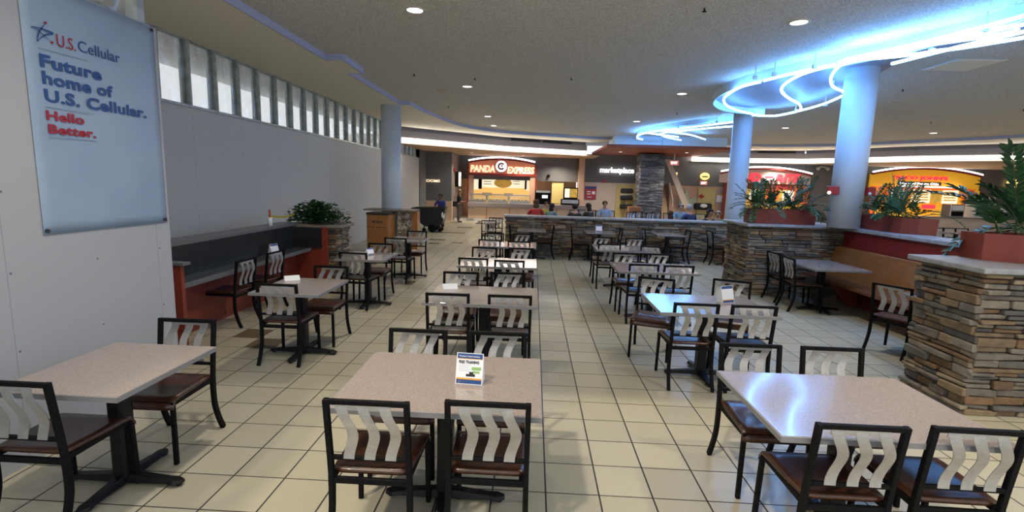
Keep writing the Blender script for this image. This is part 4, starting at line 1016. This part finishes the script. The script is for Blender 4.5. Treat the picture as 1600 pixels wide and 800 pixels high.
# small warm spots under the canopies
for i, (x, y) in enumerate(((-3.0, 23.6), (-.6, 24.9), (1.2, 25.4))):
    downlight(x, y, '%s small spotlight under the left canopy, over the food counter' % NM[i], z=3.27, r=.07, power=1.8)
for i, (x, y) in enumerate(((4.0, 23.8), (6.9, 23.2))): downlight(x, y, '%s small downlight in the rust bulkhead underside' % ('left', 'right')[i], z=3.50, r=.08, power=1.6)
for i, (x, y) in enumerate(((12.3, 26.1 - .6), (17.6, 24.4), (21.0, 24.0))): downlight(x, y, '%s small spotlight under the right canopy' % NM[i], z=3.27, r=.07, power=1.8)
for i, (px, py) in enumerate(((647, 115), (742, 121), (701, 166), (733, 197), (1101, 12), (1411, 139), (1300, 120), (1058, 176), (893, 121), (1455, 190), (1600, 170))):
    q = G(px, py, MAIN_Z); t = thing('sprinkler_head', 'small dark sprinkler head hanging from the stippled ceiling', 'sprinkler', (q.x, q.y, MAIN_Z), group='ceiling sprinklers')
    MB().cyl((0, 0, 0), (0, 0, -.008), .035, n=14).build('flange', 'ringm', t); MB().cyl((0, 0, -.008), (0, 0, -.04), .01, n=8).cyl((0, 0, -.04), (0, 0, -.045), .025, n=12).build('head', 'black', t)
q = G(690, 142, MAIN_Z); t = thing('ceiling_speaker', 'flat round ceiling disc near the lit downlights on the left', 'ceiling speaker', (q.x, q.y, MAIN_Z)); MB().cyl((0, 0, 0), (0, 0, -.01), .15, n=28).build('grille', 'lamp_dim', t)
t = thing('ceiling_panel', 'square access panel in the ceiling beside the blue neon', 'access panel', (6.7, 8.45, MAIN_Z), math.radians(0))
MB().box(-.36, .36, -.36, .36, -.012, 0).build('frame', 'ringm', t); MB().box(-.34, .34, -.34, .34, -.016, -.004).build('panel', 'soffit', t)

# ================================================================== NEON SCULPTURE
NZ = 3.74
t = thing('neon_sculpture', 'long curving blue white neon sculpture hung under the ceiling', 'neon light', (4.5, 9, NZ))
O = Vector((4.5, 9, NZ))
def NP(*pts, z=NZ): return [Vector((G(x, y, z).x, G(x, y, z).y, z)) - O for x, y in pts]
def tubep(pts, r=.021): MB().path(catmull(pts, 6), r, n=8, smooth=True, side=Vector((0, 0, 1))).build('neon_tube', 'neon', t)
tubep(NP((1188, 128), (1160, 135), (1141, 145), (1131, 155), (1136, 165), (1154, 173), (1176, 178)))
tubep(NP((1176, 180), (1210, 181), (1245, 174), (1285, 163), (1316, 150)))
tubep(NP((1194, 126), (1225, 118), (1262, 110), (1304, 101)))
tubep(NP((1304, 101), (1256, 115), (1228, 130), (1221, 142), (1232, 153), (1249, 163), (1248, 173), (1218, 180)))
tubep(NP((1316, 99), (1303, 112), (1298, 126), (1303, 136), (1320, 144)))
tubep(NP((1306, 104), (1340, 94), (1380, 90), (1420, 86), (1450, 82)))
tubep(NP((1458, 80), (1500, 75), (1550, 67), (1604, 58)))
tubep(NP((1310, 98), (1370, 84), (1430, 73), (1500, 63), (1560, 54), (1592, 47)))
tubep(NP((1320, 93), (1400, 76), (1500, 52), (1610, 22)))  # tube added to brighten the band along the fascia
tubep(NP((1318, 96), (1400, 81), (1500, 59), (1610, 36)))  # second added tube, brightens the same band
tubep([Vector((5.05, 7.6, NZ)) - O, Vector((5.3, 6.5, NZ)) - O, Vector((5.8, 5.0, NZ)) - O])
tubep(NP((1150, 190), (1110, 195), (1060, 201), (1020, 206), (998, 211), (996, 216), (1004, 218)))
tubep(NP((1150, 197), (1110, 200), (1070, 204), (1040, 207), (1030, 210)))
tubep(NP((1050, 206), (1080, 211), (1102, 218))); tubep(NP((1030, 209), (1040, 214), (1064, 219))); tubep(NP((1012, 208), (1060, 214)))
# raised fascia band round the tubes (on the ceiling side) and inner panel
oz = MAIN_Z
OL = [(5.30, 4.2), (5.16, 5.83), (4.95, 7.1), (4.40, 8.2), (3.95, 9.0), (3.72, 9.9), (3.74, 10.8), (3.98, 11.7), (4.5, 12.5), (5.2, 12.95), (5.75, 13.1)]
band = catmull([Vector((a, b, 0)) for a, b in OL], 6)
def ribbon(pts, z0, z1, name, m_):
    MB().path([(a.x - O.x, a.y - O.y, (z0 + z1) / 2 - NZ) for a in pts], z1 - z0, .02, side=Vector((0, 0, 1))).build(name, m_, t)
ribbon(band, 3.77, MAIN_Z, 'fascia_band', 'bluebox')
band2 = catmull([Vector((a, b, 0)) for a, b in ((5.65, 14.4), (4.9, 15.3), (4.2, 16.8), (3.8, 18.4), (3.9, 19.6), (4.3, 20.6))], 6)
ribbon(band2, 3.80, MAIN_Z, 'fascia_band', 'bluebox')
inn = [(v.x, v.y) for v in band] + [(6.3, 12.3), (6.3, 11.0), (6.0, 9.6), (5.6, 8.3), (5.7, 7.2), (6.1, 6.0), (6.4, 4.2)]
MB().prism([(a - O.x, b - O.y) for a, b in inn], MAIN_Z - .02 - NZ, MAIN_Z - .002 - NZ).build('backing_panel', 'neon_back', t)
# mounts
for (px, py) in ((1180, 120), (1210, 115), (1273, 103), (1224, 145), (1300, 128), (1243, 172), (1290, 163), (1456, 78), (1540, 44), (1176, 176), (1060, 199), (1120, 190)):
    q = G(px, py, NZ + .03); MB().box(q.x - O.x - .03, q.x - O.x + .03, q.y - O.y - .02, q.y - O.y + .02, -.01, .05).bar((q.x - O.x, q.y - O.y, .05), (q.x - O.x, q.y - O.y, MAIN_Z - NZ), .012, .012).build('mount', 'mount', t)

# ================================================================== STORE FRONTS (far)
def pbox(x0, y0, x1, y1, Y, dep, name, m_, parent=None, org=Vector((0, 0, 0)), bevel=0, off=0):
    a, b, c, d = rect(x0, y0, x1, y1, Y)
    if y1 >= 340: c = 0
    return MB().box(a - org.x, b - org.x, Y - off - dep - org.y, Y - off - org.y, c - org.z, d - org.z).build(name, m_, parent, bevel=bevel)
def arch(px0, px1, py_end, py_top, Y, dep, bottom_py, org, parent, m_, name='arch_panel', tube=True):
    a = Yp(px0, py_end, Y); b = Yp(px1, py_end + .0295 * (px1 - px0), Y); tp = Yp((px0 + px1) / 2, py_top, Y); bt = Yp((px0 + px1) / 2, bottom_py, Y).z
    pts = []
    for i in range(21):
        u = i / 20; x = a.x + (b.x - a.x) * u; z = a.z + (tp.z - a.z) * (1 - (2 * u - 1) ** 2); pts.append((x - org.x, z - org.z))
    poly = pts + [(b.x - org.x, bt - org.z), (a.x - org.x, bt - org.z)]
    mx = Matrix(((1, 0, 0, 0), (0, 0, 1, 0), (0, 1, 0, 0), (0, 0, 0, 1)))
    MB().prism(poly, Y - dep - org.y, Y - org.y, mtx=mx).build(name, m_, parent)
    hood = MB().path([(x * 1.0, Y - dep - .06 - org.y, z + .02) for x, z in pts], .14, .10, side=Vector((0, 1, 0))); hood.build('hood', 'panda_red', parent)
    if tube: MB().path([(x, Y - dep - .10 - org.y, z + .10) for x, z in pts], .045, n=8, smooth=True).build('light_tube', 'neon_white', parent)
def ftext(body, m_, px0, py0, px1, py1, Y, parent, org, bold=.02, shear=0, depth=.05, name='lettering', space=1.0):
    """px0,py0 = lower left, px1,py1 = upper right (the picture is rolled about 1.7 degrees)"""
    a = Yp(px0, py0, Y); b = Yp(px1, py0 + (px1 - px0) * .0295, Y); c = Yp(px0, py1, Y)
    return text(body, name, m_, a - org, (1, 0, 0), (0, 0, 1), b.x - a.x, c.z - a.z, parent, depth, bold, shear, space)
# --- first counter (left)
org = Vector((-1.7, 26.1, 0))
t = thing('store_sign', 'arched orange sign with a round emblem over the left food counter', 'sign', org)
arch(733, 836, 254, 249.5, 26.1, .12, 272.5, org, t, 'panda_orange')
ftext('PANDA', 'letter_p', 735, 268.5, 773.5, 257.5, 25.95, t, org, .03, .12)
ftext('EXPRESS', 'letter_p', 792.5, 271, 834.5, 260.3, 25.95, t, org, .03, .12)
e = Yp(783.5, 260, 25.93) - org
MB().cyl((e.x, e.y, e.z), (e.x, e.y - .06, e.z), .33, n=36).build('emblem_rim', 'panda_red', t)
MB().cyl((e.x, e.y - .02, e.z), (e.x, e.y - .09, e.z), .29, n=36).build('emblem_disc', 'letter_w', t)
cr = MB().path([(e.x + .14 * math.cos(a), e.y - .10, e.z + .14 * math.sin(a)) for a in [math.radians(40 + i * 14) for i in range(20)]], .05, .02, side=Vector((0, 1, 0)))
cr = MB(); 
aa = [math.radians(35 + i * 14.5) for i in range(21)]
for a0, a1 in zip(aa[:-1], aa[1:]):
    V = [(e.x + r_ * math.cos(q), yy, e.z + r_ * math.sin(q)) for yy in (e.y - .115, e.y - .085) for q, r_ in ((a0, .10), (a1, .10), (a1, .19), (a0, .19))]
    cr.add(V, [(0, 1, 2, 3), (7, 6, 5, 4), (0, 4, 5, 1), (1, 5, 6, 2), (2, 6, 7, 3), (3, 7, 4, 0)])
cr.build('emblem_ring', 'panda_red', t); MB().ball((e.x + .03, e.y - .10, e.z + .02), .05, sc=(1, .3, 1)).build('emblem_dot', 'ink', t)
t = thing('counter_front', 'peach kitchen opening with maroon posts behind the left food counter', 'store front', org)
pbox(733, 272, 740, 320, 26.1, .3, 'post', 'peach', t, org); pbox(828, 274, 836, 322, 26.1, .3, 'post', 'peach', t, org)
pbox(731.5, 256, 733.5, 320, 26.05, .35, 'post_trim', 'panda_red', t, org); pbox(836, 258, 838, 322, 26.05, .35, 'post_trim', 'panda_red', t, org)
pbox(732, 271.5, 838, 275, 26.05, .3, 'beam', 'panda_red', t, org)
pbox(740, 275, 828, 322, 27.7, .05, 'kitchen_glow', 'kitchen', t, org)
pbox(741, 274, 748, 296, 27.0, .15, 'inner_panel', 'menu', t, org); pbox(822, 276, 827, 298, 27.0, .15, 'inner_panel', 'menu', t, org)
pbox(748, 274, 753, 295, 26.9, .15, 'dark_panel', 'black', t, org); pbox(820, 277, 823, 296, 26.9, .15, 'dark_panel', 'black', t, org)
pbox(754, 301, 769, 305, 27.2, .3, 'hood', 'stainless', t, org); pbox(788, 302, 802, 306, 27.2, .3, 'hood', 'stainless', t, org)
pbox(748, 272, 822, 275, 27.1, .25, 'soffit_shade', 'orange', t, org)
org = Yp(786, 295, 26.9)
t = thing('menu_board', 'wide lit menu board with a bowl of food over the left counter', 'menu board', org)
pbox(753.5, 276, 820, 293.5, 26.9, .06, 'panel', 'menu', t, org)
a = Yp(786, 286, 26.82) - org; MB().cyl((a.x, a.y, a.z), (a.x, a.y - .03, a.z), .42, n=28).build('picture', 'menu_food', t)
for k in range(3): pbox(756, 279 + k * 4, 768, 280 + k * 4, 26.84, .02, 'text_line', 'rule', t, org); pbox(802, 279 + k * 4, 812, 280 + k * 4, 26.84, .02, 'text_line', 'rule', t, org)
for v_ in t.children:
    if v_.name.startswith('picture'): v_.scale = (1.15, 1, .62); v_.location = (a.x * (1 - 1.15), 0, a.z * (1 - .62))
ca, cb = Yp(731, 330, 24.35).x, Yp(915, 330, 24.35).x
t = thing('serving_counter', 'long granite topped serving counter with peach front at the back', 'counter', ((ca + cb) / 2, 24.8, 0)); w_ = cb - ca
MB().box(-w_ / 2, w_ / 2, -.35, .35, .08, .72).build('front', 'lowwall', t); MB().box(-w_ / 2 - .03, w_ / 2 + .03, -.48, .4, .68, .90).build('granite_top', 'granite', t, bevel=.02)
MB().box(-w_ / 2 + .02, w_ / 2 - .02, -.3, .3, 0, .08).build('plinth', 'white', t)
for k in range(6): MB().box(-w_ / 2 + .9 + k * 1.15, -w_ / 2 + .94 + k * 1.15, -.365, -.35, .08, .68).build('post', 'oak', t)
MB().box(-w_ / 2 - .02, -w_ / 2 + .3, -.7, -.5, .6, .64).build('rail', 'stainless', t)
for k, (xa_, xb_) in enumerate(((733, 760), (762, 794), (796, 828))):
    q0, q1 = Yp(xa_, 310, 24.8).x, Yp(xb_, 310, 24.8).x
    t = thing('glass_food_case', '%s glass sneeze guard case on the serving counter' % ('left', 'middle', 'right')[k], 'food case', ((q0 + q1) / 2, 24.8, .90)); hw = (q1 - q0) / 2
    MB().box(-hw, hw, -.22, .3, 0, .12).build('base', 'stainless', t); MB().box(-hw, hw, -.25, .32, .38, .43).build('lid', 'stainless', t)
    MB().box(-hw + .03, hw - .03, -.20, -.19, .12, .38).build('glass_front', 'glass', t)
    for sx in (-1, 1): MB().box(sx * hw - .02, sx * hw + .02, -.21, .28, .12, .38).build('end_post', 'stainless', t)
    for j in range(5): MB().box(-hw + .08 + j * (2 * hw - .16) / 5, -hw + .02 + (j + 1) * (2 * hw - .16) / 5, -.1, .2, .12, .17).build('food_pan', 'menu_food' if j % 2 else 'stainless', t)
# dressed counter right part: drink machines, screens
for (x0, y0, x1, y1, nm, lab, cat, parts) in [
    (836, 297, 860, 322, 'drink_dispenser', 'black drink dispenser on the back counter, left of the doorway', 'dispenser', [('row_top', 'white', .05, .95, .82, .98), ('screen', 'letter_w', .45, .8, .45, .65)]),
    (880, 293, 902, 311, 'menu_screen', 'black framed screen showing yellow food, right of the dispenser', 'screen', [('picture', 'menu_food', .45, .95, .15, .9), ('picture', 'menu', .08, .42, .15, .9)]),
    (876, 311, 904, 322, 'soda_machine', 'grey soda machine below the yellow food screen', 'soda machine', [('front', 'stainless', .05, .95, .3, .9)]),
    (914, 291, 931.5, 311.5, 'wall_poster', 'red wall poster with a blue head left of the yellow doorway', 'poster', [('header', 'navy', .03, .97, .8, .97), ('text_line', 'paper', .15, .5, .55, .62), ('text_line', 'paper', .15, .5, .38, .44), ('circle', 'paper', .62, .88, .4, .62), ('text_line', 'paper', .2, .6, .15, .2)]),
    (1117, 297, 1132.5, 318, 'framed_notice', 'arched grey framed notice right of the mid doorway', 'notice', [('sheet', 'paper', .15, .85, .1, .6), ('header', 'orange_print', .15, .85, .62, .72)]),
    (688, 268, 700, 292, 'wall_menu', 'narrow black board on the side wall near the standing person', 'board', [('lit_panel', 'menu', .6, .95, .05, .95)])]:
    Y = 24.9 if nm in ('drink_dispenser', 'soda_machine', 'menu_screen') else 26.25
    if nm == 'wall_menu': Y = 23.9; x0, x1 = 711, 721
    a, b, c, d = rect(x0, y0, x1, y1, Y); dep = .35 if Y == 24.9 else .05
    if nm == 'drink_dispenser' or nm == 'soda_machine': c = .90
    if nm == 'wall_menu': pass
    org = Vector(((a + b) / 2, Y, c)); t = thing(nm, lab, cat, org)
    MB().box(a - org.x, b - org.x, -dep, 0, 0, d - c).build('body', {'wall_poster': 'poster', 'framed_notice': 'canopy'}.get(nm, 'black'), t, bevel=.01)
    for (pn, pm, u0, u1, v0, v1) in parts: MB().box(a + (b - a) * u0 - org.x, a + (b - a) * u1 - org.x, -dep - .02, -dep, (d - c) * v0, (d - c) * v1).build(pn, pm, t)
# doorway with staff beyond
struct(MB().box(*rect(862, 286, 880, 318, 26.2)[:2], 26.15, 26.28, .9, rect(862, 286, 880, 318, 26.2)[3]), 'door_1', 'yellow')
t = thing('wall_bowl_sign', 'small dark round ornament on the wall above the counter', 'ornament', Yp(857, 275, 26.25)); MB().ball((0, -.06, 0), .09, sc=(1, .6, 1)).build('dome', 'black', t)
# restrooms lettering
org = Yp(640, 284, 23.7); t = thing('restroom_lettering', 'cream RESTROOMS lettering on the dark wall at far left', 'sign', org)
ftext('RESTROOMS', 'letter_p', 645, 283.5, 687.5, 279.5, 23.73, t, org, .01, 0, .03)
# small red fixture
t = thing('fire_alarm', 'small red fire alarm on the side wall near the left canopy', 'fire alarm', (-3.93, 24.3, 2.3)); MB().box(0, .06, -.08, .08, 0, .24).build('body', 'alarm', t, bevel=.01)
# --- marketplace
org = Yp(937, 271, 26.25); t = thing('marketplace_lettering', 'white lit marketplace lettering on the charcoal wall', 'sign', org)
ftext('marketplace', 'letter_w', 937, 272, 990, 261, 26.25, t, org, .02, 0, .05)
a, b, c, d = rect(962, 288, 991, 338, 26.26)
f_ = struct(MB().box(a, b, 26.2, 26.3, 0, d), 'door_2', 'yellow')
t = thing('apron_rack', 'stand with black bags hanging in the yellow doorway', 'rack', ((a + b) / 2 - .05, 25.6, 0)); MB().cyl((0, 0, 0), (0, 0, 1.5), .02, n=8).box(-.3, .3, -.02, .02, 1.45, 1.49).cyl((0, 0, 0), (0, 0, .03), .2, n=16).build('stand', 'stainless', t)
for k, (z0_, z1_) in enumerate(((1.55, 1.8), (1.2, 1.45), (.75, 1.0))): MB().box(-.32, .32, -.12, .12, z0_, z1_).build('bag', 'c_black', t, bevel=.08, seg=3)
t = thing('fire_alarm', 'small red fire alarm below the marketplace wall edge', 'fire alarm', Yp(944, 283, 26.26)); MB().box(-.1, .1, -.06, 0, -.08, .08).build('body', 'alarm', t, bevel=.01)
a, b, c, d = rect(981, 323, 1000, 340, 23.4); t = thing('host_stand', 'brown wooden box stand beside the stone column', 'stand', ((a + b) / 2, 23.4, 0)); MB().box(-(b - a) / 2, (b - a) / 2, -.25, .25, 0, d).build('box', 'oak', t, bevel=.01)
# stairs
t = thing('staircase', 'tan staircase with a solid side rail behind the stone column', 'stairs', (6.55, 26.0, 0))
for k in range(14): MB().box(-.45, .45, -.5 + .15 * k, 1.6, .17 * k, .17 * (k + 1)).build('step', 'stairs', t)
MB().prism([(-.55, 0.95), (1.6, 3.3), (1.6, 3.55), (-.55, 1.25)], .48, .54, mtx=Matrix(((0, 0, 1, 0), (1, 0, 0, 0), (0, 1, 0, 0), (0, 0, 0, 1)))).build('handrail', 'cream', t)
MB().prism([(6.5 - 6.55, 3.3), (6.75 - 6.55, 3.3), (7.95 - 6.55, .9), (7.6 - 6.55, .9)], -.62, -.54, mtx=Matrix(((1, 0, 0, 0), (0, 0, 1, 0), (0, 1, 0, 0), (0, 0, 0, 1)))).build('handrail', 'cream', t)
def exit_sign(px, py, Y, lab, s_=1.0, hang=0):
    q = Yp(px, py, Y); t = thing('exit_sign', lab, 'exit sign', q)
    if hang: MB().box(-.02, .02, -.04, -.01, .1, 3.5 - q.z).build('hanger', 'white', t)
    MB().box(-.2 * s_, .2 * s_, -.05, 0, -.11 * s_, .11 * s_).build('box', 'white', t, bevel=.01)
    MB().box(-.18 * s_, .18 * s_, -.055, -.05, -.09 * s_, .09 * s_).build('face', 'exit_red', t)
    text('EXIT', 'lettering', 'letter_w', (-.14 * s_, -.062, -.05 * s_), (1, 0, 0), (0, 0, 1), .28 * s_, .10 * s_, t, .006, .03)
exit_sign(1053, 254.5, 24.6, 'red EXIT sign under the rust bulkhead near the stairs', 1.1, 1); exit_sign(1099, 286, 26.2, 'red EXIT sign below the gold wall sconce', .95)
def sconce(px, py, Y, lab, r=.2, sx=1.35):
    q = Yp(px, py, Y); t = thing('wall_sconce', lab, 'wall lamp', q)
    m_ = MB().ball((0, 0, 0), r, 18, 12, (sx, .45, 1)); m_.build('shade', 'sconce', t); MB().path([(r * sx * 1.02 * math.cos(a), -.02, r * 1.02 * math.sin(a)) for a in [2 * PI * k / 24 for k in range(24)]], .02, n=6, closed=True).build('rim', 'bronze', t)
    MB().ball((0, -.07, -.02), r * .7, 12, 8, (sx, .25, .3)).build('bowl', 'bronze', t)
sconce(1101, 275.5, 26.2, 'round gold wall lamp above the far EXIT sign', .2, 1.3); sconce(1581, 287, 26.2, 'round gold wall lamp right of the yellow food counter', .24, 1.35)
t = thing('wall_sconce', 'small dim wall light beside the stairs', 'wall lamp', Yp(1055, 274, 26.2)); MB().cyl((0, -.08, -.12), (0, -.08, .14), .05, .09, 12).build('shade', 'sconce', t)
# mid doorway
a, b, c, d = rect(1089, 294, 1116, 336, 26.26); struct(MB().box(a, b, 26.18, 26.28, 0, d), 'door_3', 'yellow')
t = thing('door_sign', 'small red diamond sign on the yellow mid doorway', 'sign', Yp(1096, 307, 26.15)); MB().prism([(-.16, 0), (0, -.12), (.16, 0), (0, .12)], -.02, 0, mtx=Matrix(((1, 0, 0, 0), (0, 0, 1, 0), (0, 1, 0, 0), (0, 0, 0, 1)))).build('plate', 'alarm', t)
t = thing('coat_bundle', 'dark bundle on a shelf below the red diamond sign', 'bundle', Yp(1098, 322, 26.03)); MB().box(-.45, .45, -.15, .15, -.2, .15).build('bundle', 'c_black', t, bevel=.1, seg=3); MB().ball((0, -.14, .02), .12, sc=(1.6, .5, .8)).build('white_cloth', 'paper', t)
q = Yp(1074, 308, 26.2); t = thing('wall_cutout', 'large pale green curvy wall cutout left of the mid doorway', 'wall ornament', q)
ct = [(-.42, -.40), (.45, -.45), (.52, -.2), (.42, .0), (.25, -.02), (.12, -.12), (.02, .1), (-.02, .38), (-.12, .45), (-.16, .2), (-.3, .12), (-.42, .1), (-.3, -.08), (-.46, -.15)]
MB().prism([(x, z) for x, z in ct], -.06, 0, mtx=Matrix(((1, 0, 0, 0), (0, 0, 1, 0), (0, 1, 0, 0), (0, 0, 0, 1)))).build('plate', mat('sage_paint', (.38, .42, .30), .6), t)
# --- second sign (behind the column)
org = Vector((12.0, 26.1, 0)); t = thing('store_sign', 'arched taupe sign with red letters behind the first planter', 'sign', org)
arch(1124, 1265, 271, 264.5, 26.1, .12, 287, org, t, 'maid_grey')
ftext('MAID', 'letter_r', 1143, 282.5, 1188, 269.5, 25.95, t, org, .03, .15); ftext('RITE', 'letter_r', 1212, 284, 1249, 271.5, 25.95, t, org, .03, .15)
e = Yp(1201, 277, 25.95) - org
MB().prism([(e.x - .32, e.z), (e.x - .15, e.z + .13), (e.x, e.z + .2), (e.x + .15, e.z + .13), (e.x + .32, e.z), (e.x + .15, e.z - .1), (e.x, e.z - .18), (e.x - .15, e.z - .1)], e.y - .04, e.y, mtx=Matrix(((1, 0, 0, 0), (0, 0, 1, 0), (0, 1, 0, 0), (0, 0, 0, 1)))).build('emblem', 'letter_w', t)
MB().box(e.x - .22, e.x + .22, e.y - .06, e.y - .04, e.z - .04, e.z + .05).build('emblem_bar', 'letter_r', t)
t = thing('counter_front', 'red fronted food counter behind the first planter', 'store front', org)
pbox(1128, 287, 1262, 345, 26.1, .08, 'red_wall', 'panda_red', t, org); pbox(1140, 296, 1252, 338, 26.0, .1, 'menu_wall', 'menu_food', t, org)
pbox(1170, 296, 1190, 312, 25.95, .08, 'menu', 'menu', t, org); pbox(1196, 296, 1216, 312, 25.95, .08, 'menu', 'orange', t, org); pbox(1222, 298, 1240, 314, 25.95, .08, 'menu', 'menu', t, org)
pbox(1240, 291, 1262, 318, 25.85, .1, 'side_menu', 'orange', t, org)
org = Yp(1283, 262, 26.3); t = thing('security_light', 'twin small floodlight above the dark wall left of the thick column', 'floodlight', org)
MB().box(-.25, .25, -.1, 0, 0, .06).build('bar', 'white', t)
for sx in (-1, 1): MB().cyl((sx * .2, -.05, 0), (sx * .25, -.22, -.08), .08, n=12).build('head', 'ringm', t)
# strobe alarms on the thick column
for (dx, l, rz_) in ((-.30, 'left', -.3), (.30, 'right', .3)):
    t = thing('fire_strobe', 'dark red fire strobe box on the %s side of the thick column' % l, 'fire strobe', (5.36 + dx, 8.66, 1.86), rz_)
    MB().box(-.085, .085, -.06, .06, 0, .14).build('body', 'alarm', t, bevel=.01)
    MB().ball((-.06 if dx < 0 else -.05, -.06, .03), .028).build('lens', 'letter_w' if dx < 0 else 'white', t)
# --- third sign (right)
org = Vector((19.6, 26.1, 0)); t = thing('store_sign', 'arched yellow sign with pink red letters at the right', 'sign', org)
arch(1359, 1529, 272, 264.5, 26.1, .12, 296, org, t, 'taco_y')
ftext("TACO JOHN'S", 'letter_r', 1396, 281.5, 1480, 274, 25.95, t, org, .03, 0)
pbox(1402, 284.3, 1470, 289.5, 25.98, .04, 'subtitle_bar', 'ink', t, org)
ftext('Home of Potato Olés', 'letter_w', 1406, 287.8, 1466, 284.4, 25.92, t, org, .02, 0, .02)
t = thing('counter_front', 'yellow food counter opening below the yellow arched sign', 'store front', org)
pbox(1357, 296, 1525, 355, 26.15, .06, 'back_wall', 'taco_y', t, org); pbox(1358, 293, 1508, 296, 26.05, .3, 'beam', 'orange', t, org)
pbox(1504, 296, 1519, 308, 26.0, .15, 'side_panel', 'orange', t, org); pbox(1503, 309, 1517, 321, 26.0, .15, 'side_panel', 'orange', t, org); pbox(1358, 296, 1366, 340, 26.0, .15, 'side_panel', 'orange', t, org)
pbox(1405, 291.3, 1506, 293, 25.8, .1, 'light_tube', 'neon_white', t, org)
q = Yp(1511, 302, 25.8) - org; MB().cyl((q.x, q.y, q.z), (q.x, q.y - .03, q.z), .1, n=16).build('badge', 'canopy', t)
for (x0, y0, x1, y1, m_, nm) in ((1424, 296, 1452, 317, 'menu', 'menu'), (1472, 297, 1495, 318, 'menu', 'menu'), (1454, 298, 1470, 317, 'menu_food', 'food_picture'), (1392, 296, 1410, 312, 'menu', 'menu'), (1378, 300, 1390, 320, 'orange', 'food_picture'), (1440, 320, 1460, 326, 'letter_r', 'food_picture')):
    pbox(x0, y0, x1, y1, 25.95, .06, nm, m_, t, org)
    if nm == 'menu':
        for k in range(4): pbox(x0 + 2, y0 + 3 + k * 4, x1 - 2, y0 + 5 + k * 4, 25.88, .02, 'menu_line', 'menu_food', t, org)
# equipment and counters below the yellow sign
a, b = Yp(1440, 345, 22).x, Yp(1600, 345, 22).x
t = thing('serving_counter', 'pale serving counter at the right behind the planters', 'counter', ((a + b) / 2, 22.2, 0)); MB().box(-(b - a) / 2, (b - a) / 2, -.3, .3, 0, .95).build('front', 'cream', t); MB().box(-(b - a) / 2 - .05, (b - a) / 2 + .05, -.35, .35, .95, 1.0).build('top', 'granite', t)
for (x0, x1, h, m_, nm, lab, cat) in ((1478, 1500, .55, 'stainless', 'drink_machine', 'grey drink machine left of the white equipment on the right counter', 'drink machine'), (1515, 1545, .9, 'white', 'drink_machine', 'tall white drink machine on the right counter', 'drink machine'), (1548, 1570, .6, 'white', 'ice_machine', 'white ice machine at the right end of the counter', 'ice machine')):
    a, b = Yp(x0, 345, 22.1).x, Yp(x1, 345, 22.1).x; t = thing(nm, lab, cat, ((a + b) / 2, 22.2, 1.0)); w_ = (b - a) / 2
    MB().box(-w_, w_, -.25, .25, 0, h).build('body', m_, t, bevel=.02); MB().box(-w_ * .8, w_ * .8, -.27, -.25, h * .55, h * .9).build('panel', 'paper', t); MB().box(-w_ * .8, w_ * .8, -.27, -.25, h * .1, h * .45).build('tray_bay', 'black', t)
    for k in range(3): MB().cyl((-w_ * .5 + k * w_ * .5, -.3, h * .45), (-w_ * .5 + k * w_ * .5, -.3, h * .38), .03, n=8).build('nozzle', 'black', t)
for i, px in enumerate((1450, 1466, 1484, 1504, 1452, 1340)):
    q = Yp(px, 352, 17.0 if i != 4 else 15.5); o = rail(q.x, 17.0 if i != 4 else 15.5, 180, 'black chair in the far seating behind the red booth wall'); o['group'] = 'chairs behind the booth wall'
for i, px in enumerate((1448, 1496)):
    q = Yp(px, 352, 16.3); T('s', q.x, 16.3, '%s small table in the far seating behind the red booth wall' % ('left', 'right')[i])
# dark louvres above the canopy
def on_line(px, py, A, B):
    d = ray(px, py); A = Vector((A[0], A[1], 0)); B = Vector((B[0], B[1], 0)); e = B - A; n_ = Vector((-e.y, e.x, 0)); t_ = n_.dot(A) / n_.dot(Vector((d.x, d.y, 0)))
    return Vector((d.x * t_, d.y * t_, CAM_Z + d.z * t_))
for (x0, x1, py, A, B, l) in ((800, 844, 222, canl[2], canl[3], 'left of two dark louvre vents above the left canopy'), (849, 893, 225.5, canl[2], canl[3], 'right of two dark louvre vents above the left canopy'),
                           (1575, 1640, 229, canr[4], canr[5], 'dark louvre vent above the right canopy at the frame edge'), (1184, 1244, 237, canr[1], canr[2], 'dark louvre vent above the right canopy between the columns')):
    P0, P1 = on_line(x0, py, A, B), on_line(x1, py + .5, A, B); d = (P1 - P0); L_ = Vector((d.x, d.y, 0)).length; yaw = math.atan2(d.y, d.x)
    t = thing('air_vent', l, 'vent', (P0.x, P0.y, 3.755), yaw); MB().box(0, L_, .0, .09, 0, .10).build('frame', 'grill', t)
    for k in range(3): MB().box(.02, L_ - .02, -.01, .01, .015 + k * .03, .022 + k * .03).build('louvre', 'black', t)
print('objects', len(bpy.data.objects))
